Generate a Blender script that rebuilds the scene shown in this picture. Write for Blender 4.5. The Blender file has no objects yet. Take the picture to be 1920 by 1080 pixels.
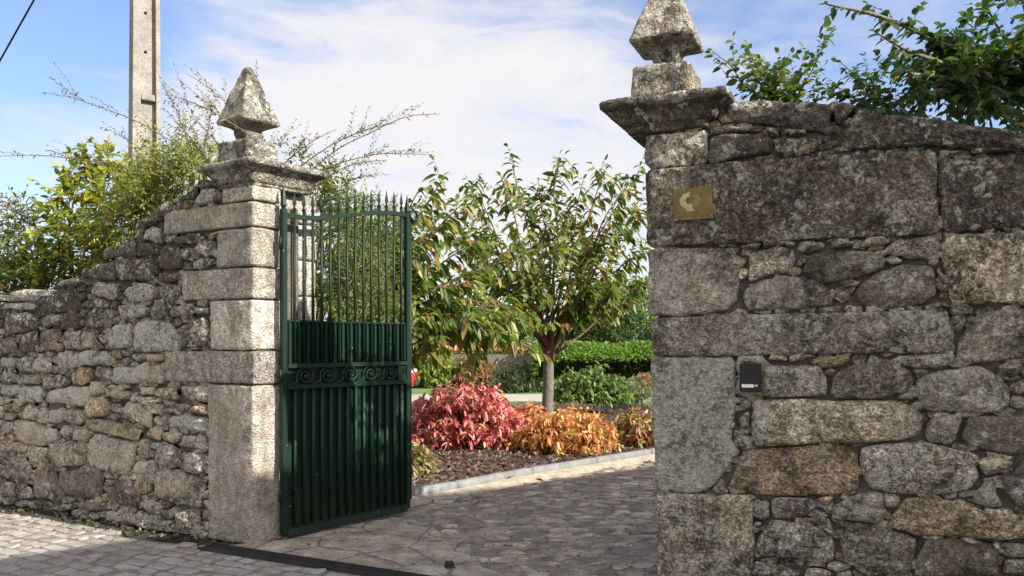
import bpy, bmesh, math, random
import numpy as np
from mathutils import Vector, Matrix, noise
random.seed(7); RNG = np.random.default_rng(7)
SC = bpy.context.scene
COL = SC.collection

# ---------------------------------------------------------------- camera, sky, sun, exposure
CAMH, F = 1.55, 1600.0
cam = bpy.data.cameras.new('camera'); camo = bpy.data.objects.new('camera', cam); COL.objects.link(camo)
camo.location = (0, 0, CAMH); camo.rotation_euler = (math.radians(90), 0, 0)
cam.sensor_width = 36.0; cam.lens = 36.0*F/1920.0; cam.shift_y = 105.0/1920.0
cam.clip_start = 0.05; cam.clip_end = 9000
SC.camera = camo
SUN = Vector((0.872, -0.489, 0)).normalized(); EL = math.radians(33)
SUN = Vector((SUN.x*math.cos(EL), SUN.y*math.cos(EL), math.sin(EL)))
sl = bpy.data.lights.new('sun', 'SUN'); sl.energy = 5.0; sl.angle = math.radians(0.5); sl.color = (1, 0.94, 0.84)
so = bpy.data.objects.new('sun', sl); COL.objects.link(so); so.location = SUN*30
so.rotation_euler = SUN.to_track_quat('Z', 'Y').to_euler()
SC.view_settings.view_transform = 'Standard'; SC.view_settings.look = 'None'
SC.view_settings.exposure = 1.0; SC.view_settings.gamma = 1.0
w = bpy.data.worlds.new('World'); SC.world = w; w.use_nodes = True
nt = w.node_tree; nt.nodes.clear()
def N(nt, t, **kw):
    n = nt.nodes.new(t)
    for k, v in kw.items():
        if k.startswith('i_'):
            n.inputs[k[2:].replace('_', ' ')].default_value = v
        else:
            setattr(n, k, v)
    return n
def ramp(nt, src, stops, interp='LINEAR'):
    r = nt.nodes.new('ShaderNodeValToRGB'); r.color_ramp.interpolation = interp
    e = r.color_ramp.elements
    while len(e) > 1: e.remove(e[-1])
    first = True
    for p, c in stops:
        if not hasattr(c, '__len__'): c = (c, c, c)
        if first: el = e[0]; el.position = p; first = False
        else: el = e.new(p)
        el.color = (*c[:3], 1)
    nt.links.new(src, r.inputs[0]); return r.outputs[0]
def mix(nt, a, b, f, mode='MIX'):
    m = nt.nodes.new('ShaderNodeMix'); m.data_type = 'RGBA'; m.blend_type = mode
    for idx, v in ((6, a), (7, b), (0, f)):
        if hasattr(v, 'is_linked') or isinstance(v, bpy.types.NodeSocket): nt.links.new(v, m.inputs[idx])
        elif idx == 0: m.inputs[0].default_value = v
        else: m.inputs[idx].default_value = (*v, 1) if len(v) == 3 else v
    return m.outputs[2]
def mth(nt, op, a, b=0.5, c=None):
    m = nt.nodes.new('ShaderNodeMath'); m.operation = op
    for i, v in enumerate((a, b, c)):
        if v is None: continue
        if isinstance(v, bpy.types.NodeSocket): nt.links.new(v, m.inputs[i])
        else: m.inputs[i].default_value = v
    return m.outputs[0]
def nz(nt, vec, scale, detail=4, rough=.55, dist=0, sc=None):
    if sc:
        mp = nt.nodes.new('ShaderNodeMapping'); mp.inputs['Scale'].default_value = sc; nt.links.new(vec, mp.inputs[0]); vec = mp.outputs[0]
    n = nt.nodes.new('ShaderNodeTexNoise'); n.inputs['Scale'].default_value = scale; n.inputs['Detail'].default_value = detail
    n.inputs['Roughness'].default_value = rough; n.inputs['Distortion'].default_value = dist
    nt.links.new(vec, n.inputs['Vector']); return n.outputs['Fac']
sky = N(nt, 'ShaderNodeTexSky', sky_type='NISHITA', sun_disc=False, sun_elevation=EL,
        sun_rotation=math.atan2(SUN.x, SUN.y), air_density=1.0, dust_density=0.6, ozone_density=2.2)
tc = N(nt, 'ShaderNodeTexCoord'); g = tc.outputs['Generated']
n1 = nz(nt, g, 2.2, 7, .55, .6, (1.0, 1.0, 2.6))
n2 = nz(nt, g, 6.5, 6, .6, .9, (1.0, 1.0, 3.0))
# one broad bright cloud bank in front of the gate, wisps elsewhere
dotn = N(nt, 'ShaderNodeVectorMath', operation='DOT_PRODUCT'); nt.links.new(g, dotn.inputs[0])
bd = Vector((-0.07, 1, 0.25)).normalized(); dotn.inputs[1].default_value = bd
bank = ramp(nt, dotn.outputs['Value'], [(0.93, 0), (0.985, 1)])
sep = N(nt, 'ShaderNodeSeparateXYZ'); nt.links.new(g, sep.inputs[0])
hor = ramp(nt, sep.outputs['Z'], [(0.0, .42), (0.16, .30), (0.27, .12), (0.40, 0.0)])
s = mth(nt, 'MULTIPLY', n1, .62); s = mth(nt, 'MULTIPLY_ADD', n2, .38, s)
s = mth(nt, 'MULTIPLY_ADD', bank, .19, s); s = mth(nt, 'MULTIPLY_ADD', hor, .42, s)
back = N(nt, 'ShaderNodeMapRange'); nt.links.new(sep.outputs['Y'], back.inputs[0]); back.inputs[1].default_value = .35; back.inputs[2].default_value = -.35; back.inputs[3].default_value = 0; back.inputs[4].default_value = .34  # unseen extra cloud cover behind the camera, added as fill light
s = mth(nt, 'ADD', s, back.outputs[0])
cl = ramp(nt, s, [(.54, 0.08), (.65, .40), (.74, .82), (.84, 1)])
skyc = mix(nt, sky.outputs[0], (.92, .95, 1.12), 1.0, 'MULTIPLY')
# clouds added behind the camera and brightened round the sun to lift the shade
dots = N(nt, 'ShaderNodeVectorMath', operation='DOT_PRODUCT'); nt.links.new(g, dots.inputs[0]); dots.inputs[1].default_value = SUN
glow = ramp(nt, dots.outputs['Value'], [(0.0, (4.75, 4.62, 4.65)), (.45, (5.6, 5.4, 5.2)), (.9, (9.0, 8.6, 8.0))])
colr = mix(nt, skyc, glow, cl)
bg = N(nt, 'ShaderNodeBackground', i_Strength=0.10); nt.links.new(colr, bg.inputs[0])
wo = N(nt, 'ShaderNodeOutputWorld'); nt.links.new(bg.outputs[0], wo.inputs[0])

# ---------------------------------------------------------------- helpers
def rnd(a, b): return random.uniform(a, b)
def at(px, py, Y): return Vector(((px-960)*Y/F, Y, CAMH-(py-645)*Y/F))
def gnd(px, py): Y = CAMH*F/(py-645); return Vector(((px-960)*Y/F, Y, 0))
def tag(o, label=None, cat=None, group=None, kind=None):
    if label: o['label'] = label
    if cat: o['category'] = cat
    if group: o['group'] = group
    if kind: o['kind'] = kind
    return o
def empty(name, loc=(0, 0, 0), rz=0):
    o = bpy.data.objects.new(name, None); COL.objects.link(o); o.location = loc; o.rotation_euler = (0, 0, rz)
    o.empty_display_size = .1; return o
class MB:
    """collects shapes in world (or local) coordinates, links them as ONE mesh object"""
    def __init__(s): s.v = []; s.f = []; s.c = []; s.smooth = True
    def add(s, vs, fs, col=(1, 1, 1, 1)):
        b = len(s.v); s.v.extend([tuple(p) for p in vs]); s.f.extend([tuple(i+b for i in f) for f in fs]); s.c.extend([col]*len(vs)); return s
    def box(s, c, h, M=None, col=(1, 1, 1, 1), bev=0):
        cx, cy, cz = c; hx, hy, hz = h
        if bev <= 0:
            vs = [Vector((cx+i*hx, cy+j*hy, cz+k*hz)) for i in (-1, 1) for j in (-1, 1) for k in (-1, 1)]
            fs = [(0,1,3,2),(4,6,7,5),(0,4,5,1),(2,3,7,6),(0,2,6,4),(1,5,7,3)]
        else:
            b = min(bev, hx*.49, hy*.49, hz*.49); bm = bmesh.new(); bmesh.ops.create_cube(bm, size=2)
            for v in bm.verts: v.co = Vector((v.co.x*hx+cx, v.co.y*hy+cy, v.co.z*hz+cz))
            bmesh.ops.bevel(bm, geom=bm.edges[:], offset=b, segments=2, affect='EDGES')
            vs = [v.co.copy() for v in bm.verts]; fs = [[v.index for v in f.verts] for f in bm.faces]; bm.free()
        if M is not None: vs = [M @ v for v in vs]
        return s.add(vs, fs, col)
    def tube(s, pts, rs, n=8, col=(1, 1, 1, 1), cap=True):
        pts = [Vector(p) for p in pts]
        if not hasattr(rs, '__len__'): rs = [rs]*len(pts)
        vs = []; fs = []; up = None
        for i, p in enumerate(pts):
            t = (pts[min(i+1, len(pts)-1)]-pts[max(i-1, 0)])
            if t.length < 1e-9: t = Vector((0, 0, 1))
            t.normalize()
            if up is None: up = t.orthogonal()
            a = (up - t*up.dot(t))
            if a.length < 1e-6: a = t.orthogonal()
            a.normalize(); up = a; b = t.cross(a)
            for k in range(n):
                an = 2*math.pi*k/n; vs.append(p+(a*math.cos(an)+b*math.sin(an))*rs[i])
        for i in range(len(pts)-1):
            for k in range(n):
                k2 = (k+1) % n; fs.append((i*n+k, i*n+k2, (i+1)*n+k2, (i+1)*n+k))
        if cap: fs.append(tuple(range(n))[::-1]); fs.append(tuple((len(pts)-1)*n+k for k in range(n)))
        return s.add(vs, fs, col)
    def build(s, name, mat, parent=None, loc=None, smooth=None):
        off = Vector((0, 0, 0))
        if parent is not None and loc is None:
            q = parent
            while q: off += Vector(q.location); q = q.parent
        if loc is not None: off = Vector(loc)
        me = bpy.data.meshes.new(name)
        me.from_pydata([(v[0]-off.x, v[1]-off.y, v[2]-off.z) for v in s.v], [], s.f)
        at_ = me.color_attributes.new('tint', 'FLOAT_COLOR', 'POINT')
        at_.data.foreach_set('color', np.array(s.c, dtype=np.float32).ravel())
        if (s.smooth if smooth is None else smooth): me.polygons.foreach_set('use_smooth', [True]*len(me.polygons))
        me.materials.append(mat); me.update()
        o = bpy.data.objects.new(name, me); COL.objects.link(o)
        if parent is not None: o.parent = parent
        elif loc is not None: o.location = loc
        return o
    def local(s, name, mat, parent=None, smooth=False):   # vertices already in the parent's frame
        o = s.build(name, mat, None, (0, 0, 0), smooth); o.location = (0, 0, 0)
        if parent is not None: o.parent = parent
        return o

# ---------------------------------------------------------------- materials
def mat(name, rough=.8, metal=0):
    m = bpy.data.materials.new(name); m.use_nodes = True; t = m.node_tree
    b = t.nodes['Principled BSDF']; b.inputs['Roughness'].default_value = rough; b.inputs['Metallic'].default_value = metal
    return m, t, b
def coords(t): return N(t, 'ShaderNodeTexCoord').outputs['Object']
def bump(t, b, h, strength=.5, dist=.01):
    n = N(t, 'ShaderNodeBump'); n.inputs['Strength'].default_value = strength; n.inputs['Distance'].default_value = dist
    t.links.new(h, n.inputs['Height']); t.links.new(n.outputs[0], b.inputs['Normal'])
def tint(t): return N(t, 'ShaderNodeVertexColor', layer_name='tint')
def granite(name, speck=.8, streak=.3, dark_hi=None, lich=1.0, dark=1.0, ochre=1.0, dark_z=None):
    m, t, b = mat(name, .92); c = coords(t); tn = tint(t)
    sp = nz(t, c, 58, 4, .75); sp2 = nz(t, c, 22, 4, .65)
    v = N(t, 'ShaderNodeTexVoronoi'); v.inputs['Scale'].default_value = 75; t.links.new(c, v.inputs['Vector'])
    gr = ramp(t, sp, [(.38, .25), (.47, .75), (.53, 1.2), (.62, 1.9)])
    gr2 = ramp(t, sp2, [(.38, .55), (.5, 1.0), (.62, 1.5)])
    srgb = N(t, 'ShaderNodeSeparateColor'); t.links.new(tn.outputs['Color'], srgb.inputs[0])
    own = mth(t, 'FRACT', mth(t, 'MULTIPLY', srgb.outputs[0], 173.0)); grain = mth(t, 'MULTIPLY_ADD', own, .6*speck, .5*speck)
    col = mix(t, tn.outputs['Color'], gr, grain, 'MULTIPLY'); col = mix(t, col, gr2, grain, 'MULTIPLY')
    br = ramp(t, nz(t, c, 5, 4, .6), [(.35, (.72, .66, .58)), (.5, (1, 1, 1)), (.66, (1.12, 1.1, 1.05))])
    col = mix(t, col, br, .8, 'MULTIPLY')
    # dark crust and moss, as grown patches with a shape of their own
    dm = nz(t, c, 2.6, 7, .68, .5)
    if dark_z:
        sp3 = N(t, 'ShaderNodeSeparateXYZ'); t.links.new(c, sp3.inputs[0])
        zz = N(t, 'ShaderNodeMapRange'); t.links.new(sp3.outputs['Z'], zz.inputs[0])
        zz.inputs[1].default_value = dark_z[0]; zz.inputs[2].default_value = dark_z[1]; zz.inputs[3].default_value = 0; zz.inputs[4].default_value = dark_z[2]
        dm = mth(t, 'ADD', dm, zz.outputs[0])
    dk = ramp(t, dm, [(.49, 0), (.54, .55*dark), (.60, .92*dark)])
    stk = ramp(t, nz(t, c, 1.0, 5, .65, .2, (8, 8, .7)), [(.50, 0), (.62, streak)])
    col = mix(t, col, (.035, .03, .024), mth(t, 'MULTIPLY', stk, ramp(t, sp2, [(.4, .5), (.6, 1)])))
    fine = ramp(t, nz(t, c, 30, 4, .7), [(.38, .25), (.6, 1)])
    dk = mth(t, 'MULTIPLY', dk, fine)
    col = mix(t, col, (.020, .016, .012), dk)
    # pale crustose lichen
    lm = nz(t, c, 21, 6, .66, .4); l2 = nz(t, c, 4.5, 3, .5)
    lv = N(t, 'ShaderNodeTexVoronoi'); lv.inputs['Scale'].default_value = 13; t.links.new(c, lv.inputs['Vector'])
    sc_ = mth(t, 'SUBTRACT', mth(t, 'MULTIPLY_ADD', l2, .8, lm), mth(t, 'MULTIPLY', lv.outputs['Distance'], .22))
    am = mth(t, 'MULTIPLY_ADD', tn.outputs['Alpha'], .28, sc_)
    lk = ramp(t, am, [(.93, 0), (.96, .75*lich), (1.04, .92*lich)])
    lk = mth(t, 'MULTIPLY', lk, ramp(t, nz(t, c, 42, 5, .75), [(.40, .12), (.52, 1)]))
    col = mix(t, col, (.62, .61, .54), lk)
    om = ramp(t, nz(t, c, 7.5, 5, .6, .4), [(.64, 0), (.68, .75*ochre)])
    col = mix(t, col, (.30, .21, .06), om)
    t.links.new(col, b.inputs['Base Color'])
    h = mth(t, 'MULTIPLY_ADD', sp2, 1.3, sp); h = mth(t, 'MULTIPLY_ADD', lk, .5, h); h = mth(t, 'MULTIPLY_ADD', v.outputs['Distance'], .7, h)
    bump(t, b, h, 1.0, .02)
    return m
def leafmat(name, trans=.35, rough=.42):
    m, t, b = mat(name, rough); tn = tint(t); c = coords(t)
    v = ramp(t, nz(t, c, 22, 2), [(.3, .75), (.7, 1.25)])
    col = mix(t, tn.outputs['Color'], v, 1, 'MULTIPLY'); t.links.new(col, b.inputs['Base Color'])
    b.inputs['Specular IOR Level'].default_value = .4
    tr = N(t, 'ShaderNodeBsdfTranslucent'); t.links.new(mix(t, col, (1.35, 1.5, .7), 1, 'MULTIPLY'), tr.inputs[0])
    ms = N(t, 'ShaderNodeMixShader'); ms.inputs[0].default_value = trans
    out = [n for n in t.nodes if n.type == 'OUTPUT_MATERIAL'][0]
    t.links.new(b.outputs[0], ms.inputs[1]); t.links.new(tr.outputs[0], ms.inputs[2]); t.links.new(ms.outputs[0], out.inputs[0])
    return m
def noisy(name, c1, c2, scale=8, rough=.85, bs=.4, bd=.01, detail=6, fine=90, metal=0, usetint=False):
    m, t, b = mat(name, rough, metal); c = coords(t)
    f = ramp(t, nz(t, c, scale, detail, .62), [(.33, 0), (.67, 1)])
    col = mix(t, c1, c2, f)
    fn = nz(t, c, fine, 3, .6)
    col = mix(t, col, ramp(t, fn, [(.3, .7), (.7, 1.3)]), 1, 'MULTIPLY')
    if usetint: col = mix(t, col, tint(t).outputs['Color'], 1, 'MULTIPLY')
    t.links.new(col, b.inputs['Base Color']); bump(t, b, mth(t, 'MULTIPLY_ADD', f, .5, fn), bs, bd)
    return m
M = {}
M['stoneL'] = granite('left_wall_granite', lich=.9, dark=1.0, dark_z=(1.25, 1.8, .15), ochre=.4)
M['stoneR'] = granite('right_wall_granite', speck=.92, lich=.75, dark=1.0, dark_z=(1.6, 2.7, .13), ochre=.3)
M['ashlar'] = granite('pier_granite', streak=.28, speck=.66, lich=.25, dark=.55, ochre=.25)
M['cap'] = granite('cap_granite', lich=.8, dark=1.0, ochre=.7, dark_z=(3.9, 2.9, .05))
M['capR'] = granite('dark_cap_granite', lich=.8, dark=1.0, ochre=.8, dark_z=(3.2, 2.9, .09))
M['leaf'] = leafmat('green_leaves', .42); M['redleaf'] = leafmat('autumn_leaves', .34, .5)
M['bark'] = noisy('bark', (.10, .085, .07), (.20, .175, .15), 14, .9, .7, .01)
M['twig'] = noisy('twig_bark', (.12, .07, .045), (.2, .12, .08), 20, .8, .3, .004)
M['paint'] = noisy('green_gate_paint', (.0026, .0155, .0090), (.0045, .021, .0125), 5, .5, .12, .002, fine=60)
M['soil'] = noisy('soil', (.018, .015, .009), (.05, .04, .026), 3.5, 1, 1, .04, fine=40)
M['mortar'] = noisy('joint_dirt', (.09, .078, .06), (.20, .175, .135), 9, 1, 1, .02, usetint=False)
M['concrete'] = noisy('concrete_apron', (.16, .125, .095), (.46, .38, .30), 4.2, .85, .5, .006, fine=110)
M['sett'] = noisy('sett_granite', (.22, .20, .19), (.35, .325, .31), 5, .8, .7, .008, fine=70, usetint=True)
M['cobble'] = noisy('cobble_granite', (.17, .13, .095), (.42, .36, .30), 7, .72, .7, .008, fine=80, usetint=True)
M['sand'] = noisy('joint_sand', (.13, .105, .08), (.25, .21, .165), 4.5, 1, .6, .01, fine=120)
M['curb'] = noisy('curb_granite', (.12, .12, .118), (.21, .207, .20), 8, .8, .5, .005)
M['mulch'] = noisy('mulch_ground', (.035, .022, .016), (.075, .05, .04), 9, 1, 1, .03, fine=60)
M['chip'] = noisy('bark_chip', (.6, .6, .6), (1.1, 1.1, 1.1), 30, .9, .3, .003, usetint=True)
M['grass'] = noisy('lawn', (.07, .13, .03), (.14, .20, .05), 1.2, .9, .6, .03, fine=30)
M['gravel'] = noisy('pale_path', (.28, .26, .22), (.40, .37, .32), 2, .9, .5, .01)
M['pole'] = noisy('pole_concrete', (.17, .155, .14), (.30, .28, .25), 3.5, .85, .4, .006, fine=50)
M['black'] = noisy('black_plastic', (.004, .004, .005), (.007, .007, .008), 10, .6, .05, .001)
M['rubber'] = noisy('black_grate', (.010, .010, .011), (.03, .028, .028), 6, .7, .3, .004)
M['white'] = noisy('white_label', (.75, .75, .75), (.8, .8, .8), 10, .4, .02, .001)
M['brass'] = noisy('brass', (.12, .088, .035), (.21, .155, .06), 14, .5, .1, .001, metal=.6)
M['brassmid'] = noisy('brass_duller', (.18, .145, .055), (.25, .20, .08), 25, .5, .1, .001, metal=.5)  # duller tone than the relief, for the other half of the emblem
M['brasspale'] = noisy('brass_relief', (.36, .33, .15), (.48, .44, .22), 25, .5, .1, .001, metal=.35)
M['tile'] = noisy('terracotta', (.42, .16, .08), (.55, .25, .13), 6, .8, .4, .01)
M['render'] = noisy('house_render', (.52, .48, .40), (.60, .56, .48), 1.5, .9, .2, .004)
M['hill'] = noisy('haze_tinted_hill', (.16, .21, .27), (.20, .25, .30), .004, 1, 0, .01, fine=.05)  # blue-grey puts the haze of distance into the hill colour
M['lime'] = noisy('lime_mortar', (.18, .18, .155), (.29, .285, .25), 12, .95, .6, .006)
# gate paint: chips, rust freckles and road dust low down
m_ = M['paint']; t = m_.node_tree; b = t.nodes['Principled BSDF']; b.inputs['Specular IOR Level'].default_value = .28; c = coords(t); src = b.inputs['Base Color'].links[0].from_socket
col = mix(t, src, (.16, .075, .035), ramp(t, nz(t, c, 55, 4, .7), [(.685, 0), (.71, .85)]))
col = mix(t, col, (.35, .36, .33), ramp(t, nz(t, c, 34, 2, .5), [(.755, 0), (.765, .9)]))
sz = N(t, 'ShaderNodeSeparateXYZ'); t.links.new(c, sz.inputs[0])
du = N(t, 'ShaderNodeMapRange'); t.links.new(sz.outputs['Z'], du.inputs[0]); du.inputs[1].default_value = .55; du.inputs[2].default_value = .0; du.inputs[3].default_value = .0; du.inputs[4].default_value = .22
dn = mth(t, 'MULTIPLY', du.outputs[0], ramp(t, nz(t, c, 9, 6, .7, 0, (3, 3, 1)), [(.4, .1), (.62, 1)]))
col = mix(t, col, (.10, .09, .07), dn); t.links.new(col, b.inputs['Base Color'])
# threshold slab: hairline cracks, stains and grit
t = M['concrete'].node_tree; b = t.nodes['Principled BSDF']; c = coords(t); src = b.inputs['Base Color'].links[0].from_socket
vo = N(t, 'ShaderNodeTexVoronoi', feature='DISTANCE_TO_EDGE'); vo.inputs['Scale'].default_value = 1.7
wp = N(t, 'ShaderNodeMix', data_type='VECTOR'); wp.inputs[0].default_value = .10; t.links.new(c, wp.inputs[4])
nc = N(t, 'ShaderNodeTexNoise'); nc.inputs['Scale'].default_value = 5; nc.inputs['Detail'].default_value = 5; t.links.new(c, nc.inputs['Vector']); t.links.new(nc.outputs['Color'], wp.inputs[5])
t.links.new(wp.outputs[1], vo.inputs['Vector'])
col = mix(t, src, (.05, .04, .03), ramp(t, vo.outputs['Distance'], [(.0, .85), (.012, .5), (.022, 0)]))
col = mix(t, col, (.09, .07, .055), ramp(t, nz(t, c, 16, 6, .75), [(.52, 0), (.62, .6)]))
col = mix(t, col, (.52, .47, .40), ramp(t, nz(t, c, 28, 5, .75), [(.58, 0), (.66, .6)]))
t.links.new(col, b.inputs['Base Color'])
m, t, b = mat('car_paint', .25); b.inputs['Base Color'].default_value = (.55, .012, .015, 1); b.inputs['Coat Weight'].default_value = .6; M['car'] = m
m, t, b = mat('glass_dark', .05); b.inputs['Base Color'].default_value = (.02, .025, .03, 1); M['glass'] = m
# ---------------------------------------------------------------- stones
def n3(p, s, seed=0.0): return noise.noise(Vector((p[0]*s+seed, p[1]*s-seed*.7, p[2]*s+seed*1.3)))
def area(p): return .5*sum(p[i][0]*p[(i+1) % len(p)][1]-p[(i+1) % len(p)][0]*p[i][1] for i in range(len(p)))
def chaikin(p, k=.22):
    o = []
    for i in range(len(p)):
        a = p[i]; b = p[(i+1) % len(p)]
        o.append((a[0]*(1-k)+b[0]*k, a[1]*(1-k)+b[1]*k)); o.append((a[0]*k+b[0]*(1-k), a[1]*k+b[1]*(1-k)))
    return o
def resample(p, step):
    L = [math.hypot(p[(i+1) % len(p)][0]-p[i][0], p[(i+1) % len(p)][1]-p[i][1]) for i in range(len(p))]
    tot = sum(L); n = max(8, int(tot/step)); out = []; i = 0; acc = 0
    for k in range(n):
        d = tot*k/n
        while acc+L[i] < d: acc += L[i]; i += 1
        f = (d-acc)/max(L[i], 1e-9); a = p[i]; b = p[(i+1) % len(p)]
        out.append((a[0]+(b[0]-a[0])*f, a[1]+(b[1]-a[1])*f))
    return out
def stone(mb, poly, O, d, up, n, proud=0.0, bev=.03, back=.4, col=(.3, .28, .25, .3), amp=.010, step=.016, round_=1, rk=.10, gap=.003, belly=.012, rs=None):
    """a rounded, weathered stone whose face outline is poly in the (d, up) plane through O, facing n"""
    for _ in range(round_): poly = chaikin(poly, rk)
    if area(poly) < 0: poly = poly[::-1]
    if d.cross(up).dot(n) < 0: poly = poly[::-1]
    poly = resample(poly, step); m = len(poly)
    cx = sum(q[0] for q in poly)/m; cy = sum(q[1] for q in poly)/m
    R = [math.hypot(q[0]-cx, q[1]-cy) for q in poly]; rmax = max(R); rmin = min(R)
    sd = rnd(0, 50); rs = rs or step*1.5
    bev = min(bev, rmin*.75)
    # ring scales: dense near the rim, then even
    ds = [0, bev*.12, bev*.35, bev*.65, bev]
    sc_ = [1-x/max(rmin, 1e-6) for x in ds]; k = sc_[-1]; nr = max(2, int(k*rmax/(rs*1.4)))
    sc_ += [k*(1-(i+1)/nr) for i in range(nr-1)]
    vs = []; fs = []
    def P(u, v, w): 
        return O+d*u+up*v+n*w
    tl = (rnd(-.012, .012), rnd(-.012, .012))
    # irregular outline
    for i, q in enumerate(poly):
        e = n3((q[0], q[1], 0), 9, sd)*.012+n3((q[0], q[1], 0), 35, sd)*.004
        f = (R[i]-gap+e)/R[i] if R[i] > .02 else .9
        poly[i] = (cx+(q[0]-cx)*f, cy+(q[1]-cy)*f)
    for q in poly: vs.append(P(cx+(q[0]-cx)*.97, cy+(q[1]-cy)*.97, proud-back))
    for q in poly: vs.append(P(q[0], q[1], proud-bev*1.15))
    for s_ in sc_:
        for i, q in enumerate(poly):
            u = cx+(q[0]-cx)*s_; v = cy+(q[1]-cy)*s_
            de = (1-s_)*rmin
            x = min(1, de/bev) if bev > 0 else 1
            w = proud-bev*(1-math.sqrt(max(0, 1-(1-x)**2)))+belly*(1-s_*s_)
            w += x*(tl[0]*(u-cx)/max(rmax, .05)+tl[1]*(v-cy)/max(rmax, .05))
            p = P(u, v, 0)
            w += amp*(n3(p, 7, sd)*1.2+n3(p, 19, sd)*.6+n3(p, 48, sd)*.42)
            vs.append(P(u, v, w))
    vs.append(P(cx, cy, proud+belly+amp*n3(P(cx, cy, 0), 7, sd)*1.2))
    nring = len(sc_)+2
    for r in range(nring-1):
        for i in range(m):
            j = (i+1) % m; fs.append((r*m+i, r*m+j, (r+1)*m+j, (r+1)*m+i))
    c = len(vs)-1
    for i in range(m): fs.append(((nring-1)*m+i, (nring-1)*m+(i+1) % m, c))
    mb.add(vs, fs, col)
def block(mb, O, a, b, c, sx, sy, sz, bev=.02, amp=.006, step=.02, col=(.3, .28, .25, .2)):
    """a dressed block: corner O, axes a b c, sizes; rounded arrises, weathered faces"""
    bm = bmesh.new(); sd = rnd(0, 50); lut = {}
    nn = [max(2, int(s/step)) for s in (sx, sy, sz)]; S = (sx, sy, sz); h = [s/2 for s in S]
    for ax in range(3):
        i1, i2 = [(1, 2), (2, 0), (0, 1)][ax]
        for sg in (0, 1):
            g = []
            for i in range(nn[i1]+1):
                row = []
                for j in range(nn[i2]+1):
                    key = [0, 0, 0]; key[ax] = sg*nn[ax]; key[i1] = i; key[i2] = j; key = tuple(key)
                    if key not in lut:
                        p = [S[q]*key[q]/nn[q]-h[q] for q in range(3)]
                        inn = [max(-h[q]+bev, min(h[q]-bev, p[q])) for q in range(3)]
                        dv = Vector([p[q]-inn[q] for q in range(3)]); L = dv.length
                        dirn = dv/L if L > 1e-6 else Vector((0, 0, 0))
                        base = Vector(inn)+dirn*min(bev, L) if L > 0 else Vector(p)
                        wp = O+a*(base[0]+h[0])+b*(base[1]+h[1])+c*(base[2]+h[2])
                        dw = a*dirn[0]+b*dirn[1]+c*dirn[2]
                        wp = wp+dw*(amp*(n3(wp, 6, sd)*1.3+n3(wp, 17, sd)*.8+n3(wp, 45, sd)*.45))
                        lut[key] = bm.verts.new(wp)
                    row.append(lut[key])
                g.append(row)
            for i in range(nn[i1]):
                for j in range(nn[i2]):
                    q = [g[i][j], g[i+1][j], g[i+1][j+1], g[i][j+1]]
                    if not sg: q.reverse()
                    try: bm.faces.new(q)
                    except ValueError: pass
    if a.cross(b).dot(c) < 0: bmesh.ops.reverse_faces(bm, faces=bm.faces[:])
    bm.verts.index_update()
    mb.add([v.co.copy() for v in bm.verts], [[v.index for v in f.verts] for f in bm.faces], col); bm.free()
def loft(mb, C, e1, e2, rings, step=.02, amp=.006, col=(.3, .29, .25, .5), close_top=True, close_bot=True, rc=.0):
    """stack of rectangles (hx, hy, z) round C; subdivided sides, weathered"""
    sd = rnd(0, 50); vs = []; fs = []
    n1_ = max(4, int(2*max(r[0] for r in rings)/step)); n2_ = max(4, int(2*max(r[1] for r in rings)/step)); m = 2*(n1_+n2_)
    # refine rings vertically
    R2 = []
    for i in range(len(rings)-1):
        a, b = rings[i], rings[i+1]; L = max(abs(a[k]-b[k]) for k in range(3)); k = max(1, int(L/step))
        for j in range(k): R2.append([a[q]+(b[q]-a[q])*j/k for q in range(3)])
    R2.append(list(rings[-1]))
    for hx, hy, z in R2:
        pts = [(-hx+2*hx*i/n1_, -hy) for i in range(n1_)]+[(hx, -hy+2*hy*i/n2_) for i in range(n2_)]
        pts += [(hx-2*hx*i/n1_, hy) for i in range(n1_)]+[(-hx, hy-2*hy*i/n2_) for i in range(n2_)]
        for x, y in pts:
            # knock the arris back slightly
            fx = abs(x)/max(hx, 1e-4); fy = abs(y)/max(hy, 1e-4); k = 1-.035*max(0, min(fx, fy)-.9)/.1
            p = C+e1*(x*k)+e2*(y*k)+Vector((0, 0, z))
            dr = (e1*(x/max(hx, .001))+e2*(y/max(hy, .001))); dr.normalize()
            a_ = min(amp, max(hx, hy)*.25)
            off = a_*(n3(p, 7, sd)*1.4+n3(p, 20, sd)*.8+n3(p, 50, sd)*.4)
            vs.append(p+dr*off+Vector((0, 0, off*.6)))
    for r in range(len(R2)-1):
        for i in range(m):
            j = (i+1) % m; fs.append((r*m+i, r*m+j, (r+1)*m+j, (r+1)*m+i))
    if close_bot: vs.append(C+Vector((0, 0, R2[0][2]))); fs += [((i+1) % m, i, len(vs)-1) for i in range(m)]
    if close_top: vs.append(C+Vector((0, 0, R2[-1][2]))); k = (len(R2)-1)*m; fs += [(k+i, k+(i+1) % m, len(vs)-1) for i in range(m)]
    if e1.cross(e2).z < 0: fs = [f[::-1] for f in fs]
    mb.add(vs, fs, col)
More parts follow.
